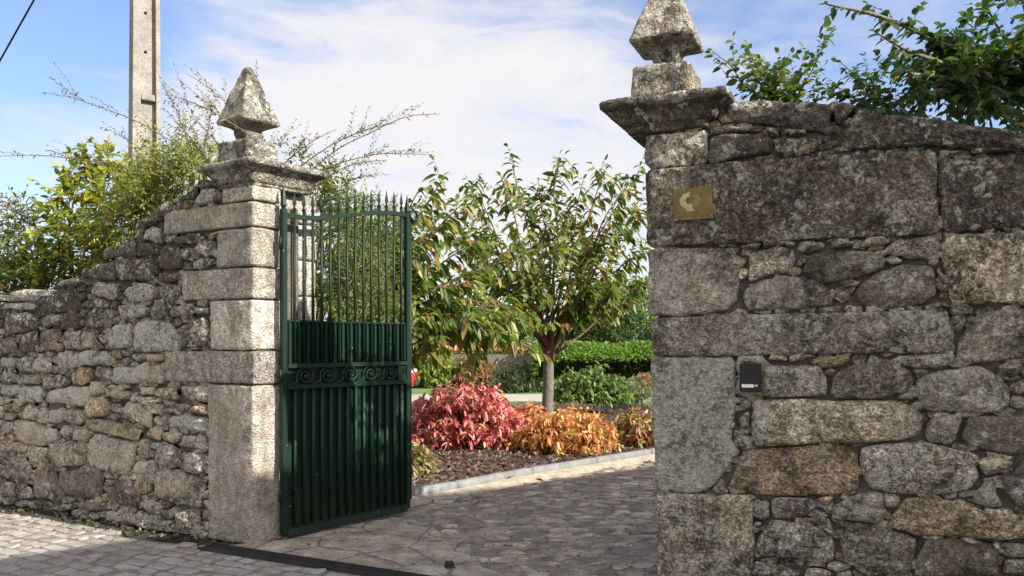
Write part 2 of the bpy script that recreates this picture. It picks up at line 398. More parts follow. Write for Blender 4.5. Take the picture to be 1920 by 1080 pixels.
def voronoi(u0, u1, v0, v1, su, sv, jit=.8):
    """irregular cells over a rectangle (brick-like offsets, then jittered)"""
    pts = []; r = 0; v = v0-sv
    while v < v1+sv:
        u = u0-su+(r % 2)*su*.5
        while u < u1+su:
            pts.append((u+rnd(-.5, .5)*su*jit, v+rnd(-.5, .5)*sv*jit)); u += su*rnd(.8, 1.2)
        v += sv; r += 1
    P = np.array(pts); S = P/np.array([su, sv]); cells = []
    for i in range(len(P)):
        if not (u0 <= P[i, 0] <= u1 and v0 <= P[i, 1] <= v1): continue
        dd = ((S-S[i])**2).sum(1); idx = np.argsort(dd)[1:18]
        poly = [(S[i, 0]-2, S[i, 1]-2), (S[i, 0]+2, S[i, 1]-2), (S[i, 0]+2, S[i, 1]+2), (S[i, 0]-2, S[i, 1]+2)]
        for j in idx:
            mx, my = (S[i]+S[j])/2; nx, ny = S[j]-S[i]; out = []
            for k in range(len(poly)):
                a = poly[k]; b = poly[(k+1) % len(poly)]
                da = (a[0]-mx)*nx+(a[1]-my)*ny; db = (b[0]-mx)*nx+(b[1]-my)*ny
                if da <= 0: out.append(a)
                if (da < 0) != (db < 0) and da != db:
                    f = da/(da-db); out.append((a[0]+(b[0]-a[0])*f, a[1]+(b[1]-a[1])*f))
            poly = out
            if len(poly) < 3: break
        if len(poly) >= 3: cells.append(((P[i, 0], P[i, 1]), [(x*su, y*sv) for x, y in poly]))
    return cells
def inside(pt, poly):
    x, y = pt; c = False
    for i in range(len(poly)):
        x1, y1 = poly[i]; x2, y2 = poly[(i+1) % len(poly)]
        if (y1 > y) != (y2 > y) and x < (x2-x1)*(y-y1)/(y2-y1)+x1: c = not c
    return c
def shrink(poly, d):
    cx = sum(p[0] for p in poly)/len(poly); cy = sum(p[1] for p in poly)/len(poly)
    o = []
    for x, y in poly:
        r = math.hypot(x-cx, y-cy); f = max(.3, (r-d)/r) if r > 1e-6 else 1; o.append((cx+(x-cx)*f, cy+(y-cy)*f))
    return o
UP = Vector((0, 0, 1))
def uvz(px, py, O, d):
    a = (px-960)/F; u = (a*O.y-O.x)/(d.x-a*d.y); Y = O.y+d.y*u; return (u, CAMH-(py-645)*Y/F)
def tint_of(kind):
    k = rnd(.82, 1.18)
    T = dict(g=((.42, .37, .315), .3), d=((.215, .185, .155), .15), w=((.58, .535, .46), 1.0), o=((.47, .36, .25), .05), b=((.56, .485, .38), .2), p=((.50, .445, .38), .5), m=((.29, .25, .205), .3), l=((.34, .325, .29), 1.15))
    c, a = T[kind]; return (c[0]*k*rnd(.96, 1.04), c[1]*k, c[2]*k*rnd(.95, 1.05), a*rnd(.7, 1.2))
# ---------------------------------------------------------------- wall faces, outlines measured on the real masonry
REG = dict(L1=(0, 520, 4.154), L2=(260, 320, 4.154), L3=(140, 420, 4.154), L4=(260, 560, 4.154), L5=(0, 760, 4.154), L6=(260, 760, 4.154),
           A=(1200, 300, 2.347), B=(1560, 300, 2.347), C=(1200, 640, 2.4556), D=(1560, 640, 2.4556), T=(1100, 0, 2.25), U=(1500, 0, 2.25), X=(0, 0, 1.0))
LEFT = """
L1 w 30,170 50,120 190,85 300,100 395,95 390,150 300,150 290,185 40,190
L1 g 305,160 400,140 450,95 600,100 620,260 500,275 310,280
L1 g 405,80 480,25 545,5 600,0 660,30 600,70 420,85
L1 w 60,240 50,200 180,190 260,210 270,250 130,260
L1 m 20,380 60,280 200,270 290,300 290,400 160,430 60,450
L1 m 310,320 370,290 520,275 520,340 470,370 320,390
L1 g 530,290 620,280 635,340 620,400 480,405 475,370
L1 m 640,300 760,270 830,290 870,350 850,400 700,395 625,370
L1 p 455,480 490,415 600,410 740,430 750,500 700,550 600,570 520,550 470,520
L1 g 430,670 440,580 530,575 605,640 600,690 545,730 450,710
L1 w 600,640 610,590 660,560 850,580 890,640 860,695 760,680 700,690 630,690
L1 w 115,710 120,640 200,600 260,620 240,690 245,740 140,740
L1 w 250,720 255,650 300,615 370,620 390,690 380,750 280,735
L1 w 0,620 110,620 120,650 100,700 60,715 0,690
L1 o 555,830 560,760 610,700 700,695 730,740 710,800 630,845
L1 g 720,750 750,685 840,690 868,750 850,795 760,795
L1 w 865,790 870,710 930,690 1060,700 1150,650 1163,700 1150,790 1080,830 900,820
L1 g 315,860 320,780 380,770 420,815 500,830 480,855 360,870
L1 g 0,730 60,740 140,760 130,820 0,830
L1 g 150,830 150,760 290,750 310,800 300,835
L1 w 0,840 140,840 150,900 60,935 0,900
L1 w 160,850 300,840 330,900 320,980 170,980 150,930
L1 w 345,940 380,885 520,850 690,850 700,920 660,1010 540,1000 460,980 360,980
L1 p 700,900 700,810 790,805 810,870 800,910 740,920
L1 b 810,930 900,855 1000,890 1020,930 960,960 850,930
L1 b 1020,930 1080,920 1200,935 1160,1005 1060,980
L1 o 670,1060 670,960 720,925 830,930 860,980 850,1080 700,1100
L1 p 870,1040 960,1000 990,960 1130,1000 1170,1060 1163,1180 1080,1150 1000,1090
L1 m 140,470 160,440 280,410 295,480 300,580 200,590 140,580
L1 m 310,440 340,400 470,400 475,450 430,500 440,570 320,585
L1 m 0,480 120,460 130,590 0,600
L3 g 290,230 330,160 410,130 470,145 470,255 300,255
L3 g 472,250 478,145 660,150 660,245
L3 w 540,120 545,50 600,10 665,30 665,110 610,145
L3 m 320,440 310,290 470,270 620,260 610,440
L3 m 90,380 150,320 300,290 315,440 110,430
L3 g 620,390 620,270 650,260 650,380
L3 p 650,350 665,200 700,170 805,165 830,260 820,340 760,360
L3 m 640,460 650,380 820,370 820,410 760,455
L3 w 120,540 130,460 180,445 345,465 345,530 300,600 180,570
L3 w 370,530 420,490 520,460 610,470 625,540 590,600 480,615 410,600
L3 p 650,560 660,490 710,460 800,480 820,520 800,610 680,605
L3 w 330,680 345,630 500,615 570,660 560,700 480,730 400,760 350,740
L3 g 565,700 580,640 650,625 730,640 715,720 660,755 590,740
L3 p 725,700 740,640 910,615 915,700 870,725 740,720
L3 p 915,690 925,640 1045,650 1050,700 980,715
L3 w 440,990 440,830 480,750 640,745 760,780 820,880 815,990 560,1005
L3 w 235,870 300,780 440,770 440,960 330,980 270,960
L3 m 815,960 820,870 900,730 1020,720 1050,800 1030,950 940,965
L3 o 455,1010 690,1020 690,1060 580,1075 500,1040
L3 g 930,180 980,130 1060,120 1115,150 1100,230 1020,275 960,265 930,220
L3 g 750,150 760,100 900,80 1000,90 1000,130 940,160 820,160
L3 o 1020,120 1020,80 1100,50 1160,50 1130,90 1060,125
L3 g 820,280 820,190 900,180 910,220 870,280
L2 o 285,310 290,250 350,225 415,225 410,300 300,320
L2 w 440,240 500,140 590,130 600,180 570,260 460,275
L2 o 575,230 590,160 655,165 650,200 610,235
L2 m 450,110 480,60 610,80 620,130 520,130
L2 p 100,385 130,300 200,240 250,270 255,320 160,390
L2 m 0,430 0,380 90,350 150,400 60,440
L2 m 370,200 400,110 450,110 450,190 410,220
L2 m 250,240 300,200 370,170 400,210 340,240 280,260
L2 m 0,540 0,450 50,440 40,540
L4 o 60,490 50,430 190,430 180,480 110,500
L4 g 0,480 0,435 50,430 50,480
L4 g 70,520 150,500 200,600 190,670 20,660
L4 o 125,760 150,690 290,690 310,790 240,800
L4 g 310,680 540,680 550,740 540,815 430,810 350,760
L4 p 150,900 150,820 290,810 290,880 170,915
L4 g 300,880 300,820 380,820 395,860 350,890
L4 o 385,880 420,825 550,830 550,905 430,895
L4 w 225,1000 230,920 330,900 530,930 525,1050 400,1040 300,1010
L4 o 100,930 130,900 210,970 200,1000 140,990
L4 b 70,890 90,850 130,840 150,900 100,910
L4 b 0,800 60,770 140,790 100,840 0,830
L4 w 0,680 120,690 110,750 0,750
L6 o 50,230 90,170 150,160 180,200 160,280 80,260
L6 b 185,240 190,210 330,215 320,270 260,300 190,270
L6 p 290,310 370,235 460,230 520,260 525,360 430,345
L6 g 110,440 130,320 190,275 320,350 320,480 240,500
L6 g 330,500 350,380 420,365 510,400 510,510 460,550 370,520
L6 g 100,660 110,500 200,500 500,560 500,640 460,820 370,790 280,780 110,710
L6 p 290,920 280,820 380,810 480,870 480,1010 430,1020 310,970
L6 g 0,420 0,260 60,260 100,310 70,420
L6 p 15,790 20,730 100,725 190,800 160,860 70,850
L5 p 95,210 120,110 300,130 360,200 360,310 310,325 160,290
L5 g 0,190 0,120 90,130 100,170 70,240
L5 g 0,360 0,220 90,270 90,350 60,375
L5 w 165,60 180,10 340,10 360,140 290,140 180,100
L5 w 365,140 370,40 490,10 500,100 450,145
L5 p 485,100 500,40 560,20 660,50 660,130 620,160 560,150
L5 w 360,240 370,170 440,180 450,280 380,290
L5 p 450,210 490,150 555,170 550,220 510,250
L5 w 550,275 560,185 650,175 720,210 660,280
L5 g 185,380 200,310 350,330 370,380 350,470 250,450
L5 g 100,350 120,305 180,310 190,370 150,385
L5 g 360,330 380,295 560,290 570,350 640,390 650,470 430,490 360,400
L5 g 570,330 590,295 670,295 665,370 630,380
L5 p 655,470 670,270 730,215 1040,290 1040,400 1000,550 900,540
L5 b 665,170 670,110 730,100 880,130 1100,190 1050,280 900,240 720,200
L5 g 30,490 80,390 170,400 230,450 240,500 220,600 130,590 40,540
L5 m 230,600 310,490 410,490 430,600 490,680 490,760 380,750 270,730
L5 d 430,520 620,490 790,510 770,740 620,730 510,700 440,620
L5 d 815,700 900,590 1000,560 1040,640 1100,720 1090,800 950,790 830,760
L5 w 1015,520 1050,430 1200,430 1210,540 1050,540
L5 o 1040,640 1060,560 1160,560 1180,640 1160,700 1080,700
L5 g 870,890 960,830 1300,900 1280,990 1163,970 950,920
L5 m 0,700 0,590 160,600 230,640 260,720 150,750
L5 m 590,780 620,750 830,760 820,820 700,835
L5 m 380,820 400,770 560,770 570,810 480,840
"""
RIGHT = """
T d 515,690 512,580 560,560 760,560 790,590 785,645 600,670
T b 790,640 785,600 830,575 945,570 1000,600 945,655 830,665
T p 750,550 760,528 810,545 815,578 790,575
T g 815,570 820,545 930,540 930,568
T d 510,570 520,530 560,545 600,525 745,530 750,555 620,560
T d 590,510 590,440 650,420 720,415 900,430 1025,435 1030,520 1000,560 800,535 700,515
U d 140,520 140,445 180,428 235,440 210,490 180,530
U m 90,560 100,520 170,530 175,570 120,575
U d 165,600 210,500 250,450 330,480 450,480 650,510 850,540 945,560 1100,600 1100,640 700,625 480,618 330,628 200,630
U d 580,695 590,680 700,650 945,640 1100,640 1100,985 945,960 620,985 600,950 585,800
U g 580,680 590,630 690,628 700,640 620,670
U m 720,650 720,625 800,620 945,620 945,635
A g 432,380 500,360 535,365 530,385 470,400
A g 540,350 600,350 610,370 560,388 540,385
A p 628,365 650,357 682,362 680,380 640,380
A p 682,395 700,355 740,350 815,365 810,385 740,412 700,408
A p 475,530 475,430 510,400 620,375 680,395 685,440 660,490 560,510 490,535
A g 450,610 455,570 520,530 640,505 760,520 830,560 850,600 850,640 700,655 480,668
X m 1503,508 1515,480 1560,468 1650,470 1665,485 1655,505 1610,522 1570,530 1545,533 1520,522
B b 0,390 0,345 60,345 110,365 60,390
B g 110,385 150,335 230,335 270,360 200,385
B g 225,395 280,350 420,335 478,335 475,400 430,435 340,440 250,420
B p 243,440 290,428 315,440 300,458 250,462
B g 415,455 430,435 475,425 478,455 450,475
B d 95,600 110,550 200,490 300,458 440,460 465,500 465,590 400,640 230,660 150,650
B b 455,480 470,470 495,510 498,540 480,535
B o 465,560 470,535 500,555 508,575 480,580
B o 470,610 475,580 510,585 505,610
B b 440,650 450,625 500,620 535,645 530,655
B b 480,450 475,370 500,330 600,320 845,305 1000,310 1000,620 845,640 640,630 540,640 515,600 510,530
B m 515,730 515,690 540,668 590,670 600,700 570,750 540,762
B g 545,860 550,800 640,670 760,650 1000,650 1000,900 845,885 700,890 590,900 550,890
B p 0,570 40,565 85,580 80,620 40,625
B b 40,555 60,545 130,530 120,555 60,565
B g 305,860 480,850 540,855 545,890 480,920 350,915
D d -10,200 -10,160 60,120 180,85 230,75 310,95 370,150 375,190 340,240 220,265 20,265 -15,240
X o 1511,680 1535,668 1590,665 1597,675 1570,690 1545,693
D o 370,130 440,130 430,145 400,160 380,155
D g 385,240 385,185 420,150 520,130 690,108 780,170 822,215 820,305 780,325 600,335 450,325 400,300
D b 755,110 860,97 884,100 880,140 820,168 790,160
D g 290,265 310,240 380,225 380,270 340,278
X b 1410,750 1500,748 1650,750 1700,755 1728,775 1732,795 1722,818 1690,826 1620,832 1550,832 1450,837 1412,838 1407,815
D g 425,440 430,380 470,340 530,330 600,340 605,370 575,460 530,480 450,472
D d 590,440 620,350 700,342 1100,345 1100,520 800,520 700,505 610,470
D p 565,480 585,465 645,495 640,502 600,495
D p 115,540 130,490 200,480 330,460 430,470 560,490 650,510 690,540 670,580 685,620 640,680 560,705 440,715 300,705 180,680 150,640
D b 670,560 700,535 800,540 845,555 830,590 760,610 710,620
D d 760,625 840,590 884,540 1000,540 1000,800 884,790 800,700
D p 648,745 650,700 720,625 750,625 790,770 720,770
X o 1362,915 1390,845 1420,843 1520,835 1590,835 1610,858 1612,920 1590,928 1500,933 1420,930
D g 0,820 0,760 80,715 180,692 235,695 245,760 265,790 230,840 100,835
D p 240,770 235,705 290,705 315,730 300,765 265,775
D o 250,850 290,775 330,720 400,718 560,735 740,790 900,800 1000,800 1000,905 880,915 700,920 600,900 400,900 300,870
D d 30,910 60,850 110,835 220,850 340,880 395,915 360,1080 250,1080 60,1030 35,960
D d 380,1090 385,1010 430,910 620,905 770,940 775,1090
D p 585,900 640,900 675,925 660,938 610,925
D b 740,925 775,925 770,970 745,960
D g 780,930 884,930 1000,930 1000,1000 800,1000 780,980
D g 785,1000 1000,1005 1000,1080 785,1080
C p 440,95 445,65 560,60 580,80 575,105 460,105
C o 585,85 600,60 650,58 685,80 680,95
C b 690,95 685,70 740,55 800,65 740,90
C g 565,255 560,140 600,100 830,110 865,180 860,250 700,262
C m 445,370 490,320 505,330 505,400 480,410
C p 415,400 420,370 440,370 435,405
C g 420,450 430,400 500,430 525,500 470,505 430,490
C m 450,290 460,265 510,265 505,305 480,315
C m 320,700 330,670 370,630 390,640 390,700 350,712
C g 520,800 520,730 590,728 600,750 595,810 560,825
C g 605,790 605,730 640,720 790,720 820,765 760,810 620,815
C g 740,830 830,790 875,840 830,855
C g 530,940 540,890 590,830 620,818 830,860 884,910 900,930 884,1010 830,1030 700,1010 540,990
C o 800,730 840,715 884,705 900,720 880,760 850,760
C g 518,850 525,830 570,828 560,855
C m 515,880 530,862 555,870 540,885
C g 510,1060 530,1010 600,1015 700,1040 740,1075 700,1095 520,1095
C m 835,860 884,855 900,880 884,905
C g 750,1090 760,1050 820,1040 884,1060 884,1090
"""
PIERR = """
T p 240,640 245,570 500,545 508,560 510,690 270,715 245,690
X m 1209,318 1330,305 1560,290 1755,278 1763,440 1540,448 1360,458 1212,463
A g 30,680 32,395 100,385 380,385 440,430 440,470 430,560 430,620 380,660 200,690
X m 1216,597 1400,588 1600,585 1775,580 1788,620 1788,655 1770,662 1560,664 1380,668 1222,667
C l 45,80 60,72 420,68 440,100 435,150 440,300 430,350 430,400 420,450 460,510 400,600 360,640 300,700 150,695 70,690
C g 60,720 80,700 500,710 520,740 525,960 520,1000 510,1120 80,1120 72,850
"""
def parse(txt, O, d):
    out = []
    for ln in txt.strip().splitlines():
        a = ln.split(); x0, y0, s = REG[a[0]]
        out.append((a[1], [uvz(x0+float(q.split(',')[0])/s, y0+float(q.split(',')[1])/s, O, d) for q in a[2:]]))
    return out
def wall_top(prof, u):
    for i in range(len(prof)-1):
        if prof[i][0] <= u <= prof[i+1][0]:
            f = (u-prof[i][0])/(prof[i+1][0]-prof[i][0]); return prof[i][1]*(1-f)+prof[i+1][1]*f
    return prof[-1][1] if u > prof[-1][0] else prof[0][1]
def rubble(name, O, d, n, traced, extra, prof, u0, u1, su, sv, m, root, kinds, core_back=.5, rec=.03):
    mb = MB(); hold = [p for _, p in traced]+extra
    for (cu, cv), cell in voronoi(u0, u1, -.05, max(p[1] for p in prof), su, sv):
        if cv > wall_top(prof, cu)-.02 or (name == 'left' and cu < .42): continue
        near = cu < VIS[name]
        skip = False
        for p in hold:
            if inside((cu, cv), shrink(p, .015)): skip = True; break
        if skip: continue
        k = random.choice(kinds)
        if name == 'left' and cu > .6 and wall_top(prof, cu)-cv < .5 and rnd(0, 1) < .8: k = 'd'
        big = max(q[0] for q in cell)-min(q[0] for q in cell)
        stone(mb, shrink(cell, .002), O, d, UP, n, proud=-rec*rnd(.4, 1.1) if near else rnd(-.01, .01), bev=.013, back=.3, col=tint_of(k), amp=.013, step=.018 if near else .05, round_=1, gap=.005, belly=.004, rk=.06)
    for k, p in traced:
        a = abs(area(p)); big = a > .12
        cz_ = sum(q[1] for q in p)/len(p); cu_ = sum(q[0] for q in p)/len(p)
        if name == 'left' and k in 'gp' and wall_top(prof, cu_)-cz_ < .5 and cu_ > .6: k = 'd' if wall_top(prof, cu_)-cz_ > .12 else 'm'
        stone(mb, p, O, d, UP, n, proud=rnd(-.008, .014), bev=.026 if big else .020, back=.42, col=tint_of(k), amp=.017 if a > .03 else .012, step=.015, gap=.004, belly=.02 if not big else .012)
    mb.build('face_stones', m, root)
    cb = MB(); us = [u0+(u1-u0)*i/60 for i in range(61)]; vs = []
    for w_ in (-.052, -core_back):
        for u in us:
            vs.append(O+d*u+n*w_+UP*(-.2)); vs.append(O+d*u+n*w_+UP*(wall_top(prof, u)-.10))
    K = len(us)*2; fs = []
    for i in range(60):
        a = i*2; fs += [(a, a+2, a+3, a+1), (K+a, K+a+1, K+a+3, K+a+2), (a+1, a+3, K+a+3, K+a+1)]
    fs += [(0, 1, K+1, K), (K-2, 2*K-2, 2*K-1, K-1)]
    cb.add(vs, fs); cb.build('rubble_core', M['mortar'], root, smooth=False)
    return mb
VIS = dict(left=4.6, right=2.6)

# ---- left pier and wall
AL = Vector((-2.0, 6.6, 0)); E1 = Vector((-.82, .572, 0)).normalized(); E2 = Vector((.572, .82, 0)).normalized()
DL = Vector((-.86, .51, 0)).normalized(); NL = Vector((-.51, -.86, 0)).normalized()
pierL = empty('gate_pier', AL)
tag(pierL, 'left granite gate pier from which the green gate hangs, its inner side sunlit', 'gate pier', 'granite gate piers with pyramid finials')
zs = [2.79, 2.665, 2.462, 2.152, 1.90, 1.50, 1.232, -.02]
lefts = [415, 306, 407, 340, 395, 307, 390]
dz = [.0, .0, .008, -.004, .006, -.006, .004]
sh = MB(); held = []
for i in range(7):
    mz = (zs[i]+zs[i+1])/2; uL = uvz(lefts[i], 645-(mz-CAMH)*240, AL, DL)[0]
    dep = [.27, .285, .26, .285, .29, .27, .30][i]
    amp = .005 if i < 6 else .007
    # front face follows the wall line, inner face follows the gateway
    block(sh, AL+UP*(zs[i+1]+.006)+E1*dz[i]-E2*dz[i]*.5, DL, E2, UP, uL, dep, zs[i]-zs[i+1]-.012, bev=.014, amp=amp, step=.018, col=tuple(x*1.10 for x in tint_of('g' if i not in (0, 4) else 'p')[:3])+(.2,))
    held.append([(-.1, zs[i+1]), (uL-.02, zs[i+1]), (uL-.02, zs[i]), (-.1, zs[i])])
zr = [2.79, 2.55, 2.25, 1.95, 1.62, 1.30, .75, -.02]
for i in range(7):
    block(sh, AL+E2*.30+E1*.085+UP*(zr[i+1]+.006), E1, E2, UP, .45, .42, zr[i]-zr[i+1]-.012, bev=.018, amp=.006, step=.025, col=tint_of('p'))
sh.build('shaft', M['ashlar'], pierL)
C = AL+E1*.24+E2*.29
cm = MB()
loft(cm, C, E1, E2, [(.235, .285, 2.785), (.24, .29, 2.79), (.24, .29, 2.815), (.262, .312, 2.822), (.264, .314, 2.85), (.272, .322, 2.875), (.292, .342, 2.90), (.322, .372, 2.918), (.336, .386, 2.924), (.352, .402, 2.93), (.356, .406, 2.962), (.34, .39, 2.976), (.16, .17, 3.005)], amp=.005, step=.012, col=(.30, .27, .225, .3))
cm.build('cornice', M['cap'], pierL)
def finial(root, C, e1, e2, z0, hx, hy, hp, zs_, col, mt='cap'):
    """plinth, waisted neck and pyramid; zs_ = plinth top, neck, pyramid base, apex"""
    fb = MB(); z1, z2, z3, z4 = zs_
    loft(fb, C, e1, e2, [(.09, .09, z1-.01), (.085, .085, z1+.01), (.068, .068, z1+.03), (.070, .070, z2-.01), (.080, .080, z2+.02), (hp*.46, hp*.46, z3-.060), (hp*.60, hp*.60, z3-.042), (hp*.82, hp*.82, z3-.026), (hp*.98, hp*.98, z3-.014), (hp*1.03, hp*1.03, z3-.004), (hp*1.03, hp*1.03, z3+.010), (.032, .032, z4-.02), (.016, .016, z4)], amp=.0045, step=.014, col=col)
    f = fb.build('finial', M[mt], root)
    p = MB(); loft(p, C, e1, e2, [(hx-.015, hy-.015, z0), (hx, hy, z0+.012), (hx*.99, hy*.99, z1-.012), (hx-.015, hy-.015, z1)], amp=.007, step=.018, col=col)
    p.build('plinth', M[mt], f)
finial(pierL, AL+E1*.32+E2*.20, E1, E2, 2.985, .195, .16, .178, (3.18, 3.225, 3.34, 3.80), (.25, .23, .19, .3))

wallL = empty('stone_wall', AL+DL*2)
tag(wallL, 'rubble granite wall left of the gateway, stepping down from the pier under shrubs', 'stone wall', 'dry stone granite walls beside the gateway')
prof_px = [(412, 348), (385, 340), (350, 352), (318, 375), (300, 385), (262, 420), (230, 455), (200, 470), (165, 497), (150, 515), (100, 540), (60, 545), (0, 550)]
profL = [uvz(x, y, AL, DL) for x, y in prof_px]
profL = [(0.0, 2.75)]+profL+[(5.5, profL[-1][1]-.02), (12, profL[-1][1]-.05)]
rubble('left', AL+DL*0+NL*0, DL, NL, parse(LEFT, AL, DL), held, profL, .02, 10.5, .14, .075, M['stoneL'], wallL, 'ggggwmmpob', rec=.022)
# ---- right pier and wall
OR = Vector((.88, 5.4, 0)); DR = Vector((.92, -.39, 0)).normalized(); NR = Vector((-.39, -.92, 0)).normalized(); ER2 = -NR
pierR = empty('gate_pier', OR)
tag(pierR, 'right granite gate pier that carries the square brass plaque', 'gate pier', 'granite gate piers with pyramid finials')
sh = MB(); trR = parse(PIERR, OR, DR)
for i, (k, p) in enumerate(trR):
    stone(sh, p, OR, DR, UP, NR, proud=[.0, .004, -.006, .006, -.004, .0][i], bev=.018, back=.55, col=tint_of(k), amp=.012, step=.014, gap=.001, belly=.004, round_=1, rk=.06)
# core behind the joints
block(sh, OR+DR*.03-NR*.06+UP*(-.1), DR, ER2, UP, .40, .47, 2.98, bev=.01, amp=.004, step=.06, col=(.07, .06, .05, 0))
sh.build('shaft', M['stoneR'], pierR)
cm = MB(); Cc = OR+DR*.10+ER2*.21
q = [(-.01, 2.885), (.045, 2.892), (.05, 2.918), (.075, 2.932), (.12, 2.946), (.125, 2.965), (.15, 2.99), (.20, 3.018), (.262, 3.034), (.272, 3.04), (.276, 3.072), (.25, 3.09)]
loft(cm, Cc, DR, ER2, [(.22+o*.68, .20+o*.55, z) for o, z in q]+[(.2, .2, 3.10)], amp=.010, step=.013, col=(.16, .14, .115, .25))
cm.build('cornice', M['capR'], pierR)
finial(pierR, OR+DR*.06+ER2*.19, DR, ER2, 3.10, .185, .21, .20, (3.315, 3.365, 3.49, 3.97), (.30, .265, .205, .4), mt='capR')
wallR = empty('stone_wall', OR+DR*2)
tag(wallR, 'dark rubble granite wall right of the gateway, of big blocks and boulders, with the entry panel', 'stone wall', 'dry stone granite walls beside the gateway')
pr = [(1340, 190), (1400, 190), (1520, 195), (1580, 190), (1650, 212), (1760, 232), (1920, 262)]
profR = [(0, 2.9)]+[uvz(x, y, OR, DR) for x, y in pr]+[(3.2, 2.45), (9, 2.3)]
rubble('right', OR, DR, NR, parse(RIGHT, OR, DR), [p for _, p in trR], profR, .06, 7.6, .11, .06, M['stoneR'], wallR, 'ggmpgob', rec=.03)
def on_wall(px, py, out): u, z = uvz(px, py, OR, DR); return OR+DR*u+UP*z+NR*out
MW = Matrix((( DR.x, NR.x, 0, 0), (DR.y, NR.y, 0, 0), (0, 0, 1, 0), (0, 0, 0, 1)))
# plaque
p0 = on_wall(1301, 381, .012); plq = empty('brass_plaque', p0, math.atan2(DR.y, DR.x))
tag(plq, 'square tarnished brass plaque with a pale tree emblem fixed to the right pier', 'plaque')
us = [uvz(x, y, OR, DR) for x, y in ((1264, 356), (1336, 349), (1339, 410), (1265, 415))]
uc, zc = uvz(1301, 381, OR, DR)
pb = MB(); vs = []
for w_ in (.0, -.012):
    for u, z in us: vs.append(Vector((u-uc, w_, z-zc)))
pb.add(vs, [(0, 1, 2, 3), (7, 6, 5, 4), (0, 4, 5, 1), (1, 5, 6, 2), (2, 6, 7, 3), (3, 7, 4, 0)])
pb.local('plate', M['brass'], plq)
# emblem: a tree crown (broken ring) over a trunk that spreads into roots
eb = MB(); sx = .1/30*1.0
def arc_poly(cx, cz, r0, r1, a0, a1, n=22, sq=.82, wob=.0):
    vs = []; fs = []
    for i in range(n+1):
        a = math.radians(a0+(a1-a0)*i/n); k = 1+wob*math.sin(9*a)
        for y in (-.0145, -.010):
            vs.append(Vector((cx+r0*math.cos(a), y, cz+r0*sq*math.sin(a)))); vs.append(Vector((cx+r1*k*math.cos(a), y, cz+r1*k*sq*math.sin(a))))
    for i in range(n):
        b = i*4; fs += [(b, b+1, b+5, b+4), (b+1, b+3, b+7, b+5), (b+2, b, b+4, b+6)]
    fs += [(0, 2, 3, 1), (4*n, 4*n+1, 4*n+3, 4*n+2)]
    return vs, fs
def emb(mb, vs, fs): mb.add(vs, fs)
k = (us[1][0]-us[0][0])/72.0
cx, cz = -5*k, 4*k
v_, f_ = arc_poly(cx, cz, 9*k, 20*k, 95, 255, wob=.04); emb(eb, v_, f_)
tr_ = [(-3, -6), (3, -6), (3, -14), (8, -22), (-8, -22), (-3, -14)]
vs = [Vector((cx+x*k, y, cz+z*k*.9)) for y in (-.0145, -.010) for x, z in tr_]
eb.add(vs, [(0, 1, 2, 3, 4, 5), (11, 10, 9, 8, 7, 6)]+[(i, 6+i, 6+(i+1) % 6, (i+1) % 6) for i in range(6)])
eb.local('tree_emblem', M['brasspale'], plq)
fb = MB(); v_, f_ = arc_poly(cx, cz, 9*k, 18*k, -75, 80, wob=.03); fb.add([Vector((v.x, v.y+.001, v.z)) for v in v_], f_)
fb.local('emblem_far_side', M['brassmid'], plq)
for x, z in ((-33, 28), (32, 30), (33, -26), (-32, -31)): rv = MB(); rv.tube([(x*k, -.008, z*k), (x*k, -.016, z*k)], .0045, 8); rv.local('fixing_screw', M['brasspale'], plq)
# entry panel
pp = on_wall(1408, 708, .022); ep = empty('entry_panel', pp, math.atan2(DR.y, DR.x))
tag(ep, 'black door entry panel with a white name slip, set in mortar right of the pier', 'intercom')
hw = (uvz(1428, 708, OR, DR)[0]-uvz(1388, 708, OR, DR)[0])/2; hz = (uvz(1408, 682, OR, DR)[1]-uvz(1408, 734, OR, DR)[1])/2
b_ = MB().box((0, 0, 0), (hw, .012, hz), bev=.004); b_.local('faceplate', M['black'], ep)
MB().box((-hw*.22, -.0135, -hz*.58), (hw*.56, .002, hz*.12), bev=.001).local('name_slip', M['white'], ep)
MB().box((hw*.56, -.0135, -hz*.55), (hw*.13, .002, hz*.06), bev=.001).local('button', M['white'], ep)
MB().box((0, .018, 0), (hw*.96, .006, hz*.97), bev=.002).local('back_box', M['black'], ep)
mt_ = MB(); out = [(1380, 672), (1396, 680), (1418, 676), (1436, 673), (1449, 688), (1440, 704), (1448, 722), (1441, 744), (1418, 741), (1400, 750), (1383, 742), (1377, 726), (1384, 706), (1376, 688)]
stone(mt_, [uvz(x, y, OR, DR) for x, y in out], OR, DR, UP, NR, proud=-.004, bev=.02, back=.12, col=(1, 1, 1, 0), amp=.018, step=.014, belly=.004)
mt_.build('mortar_patch', M['lime'], wallR)

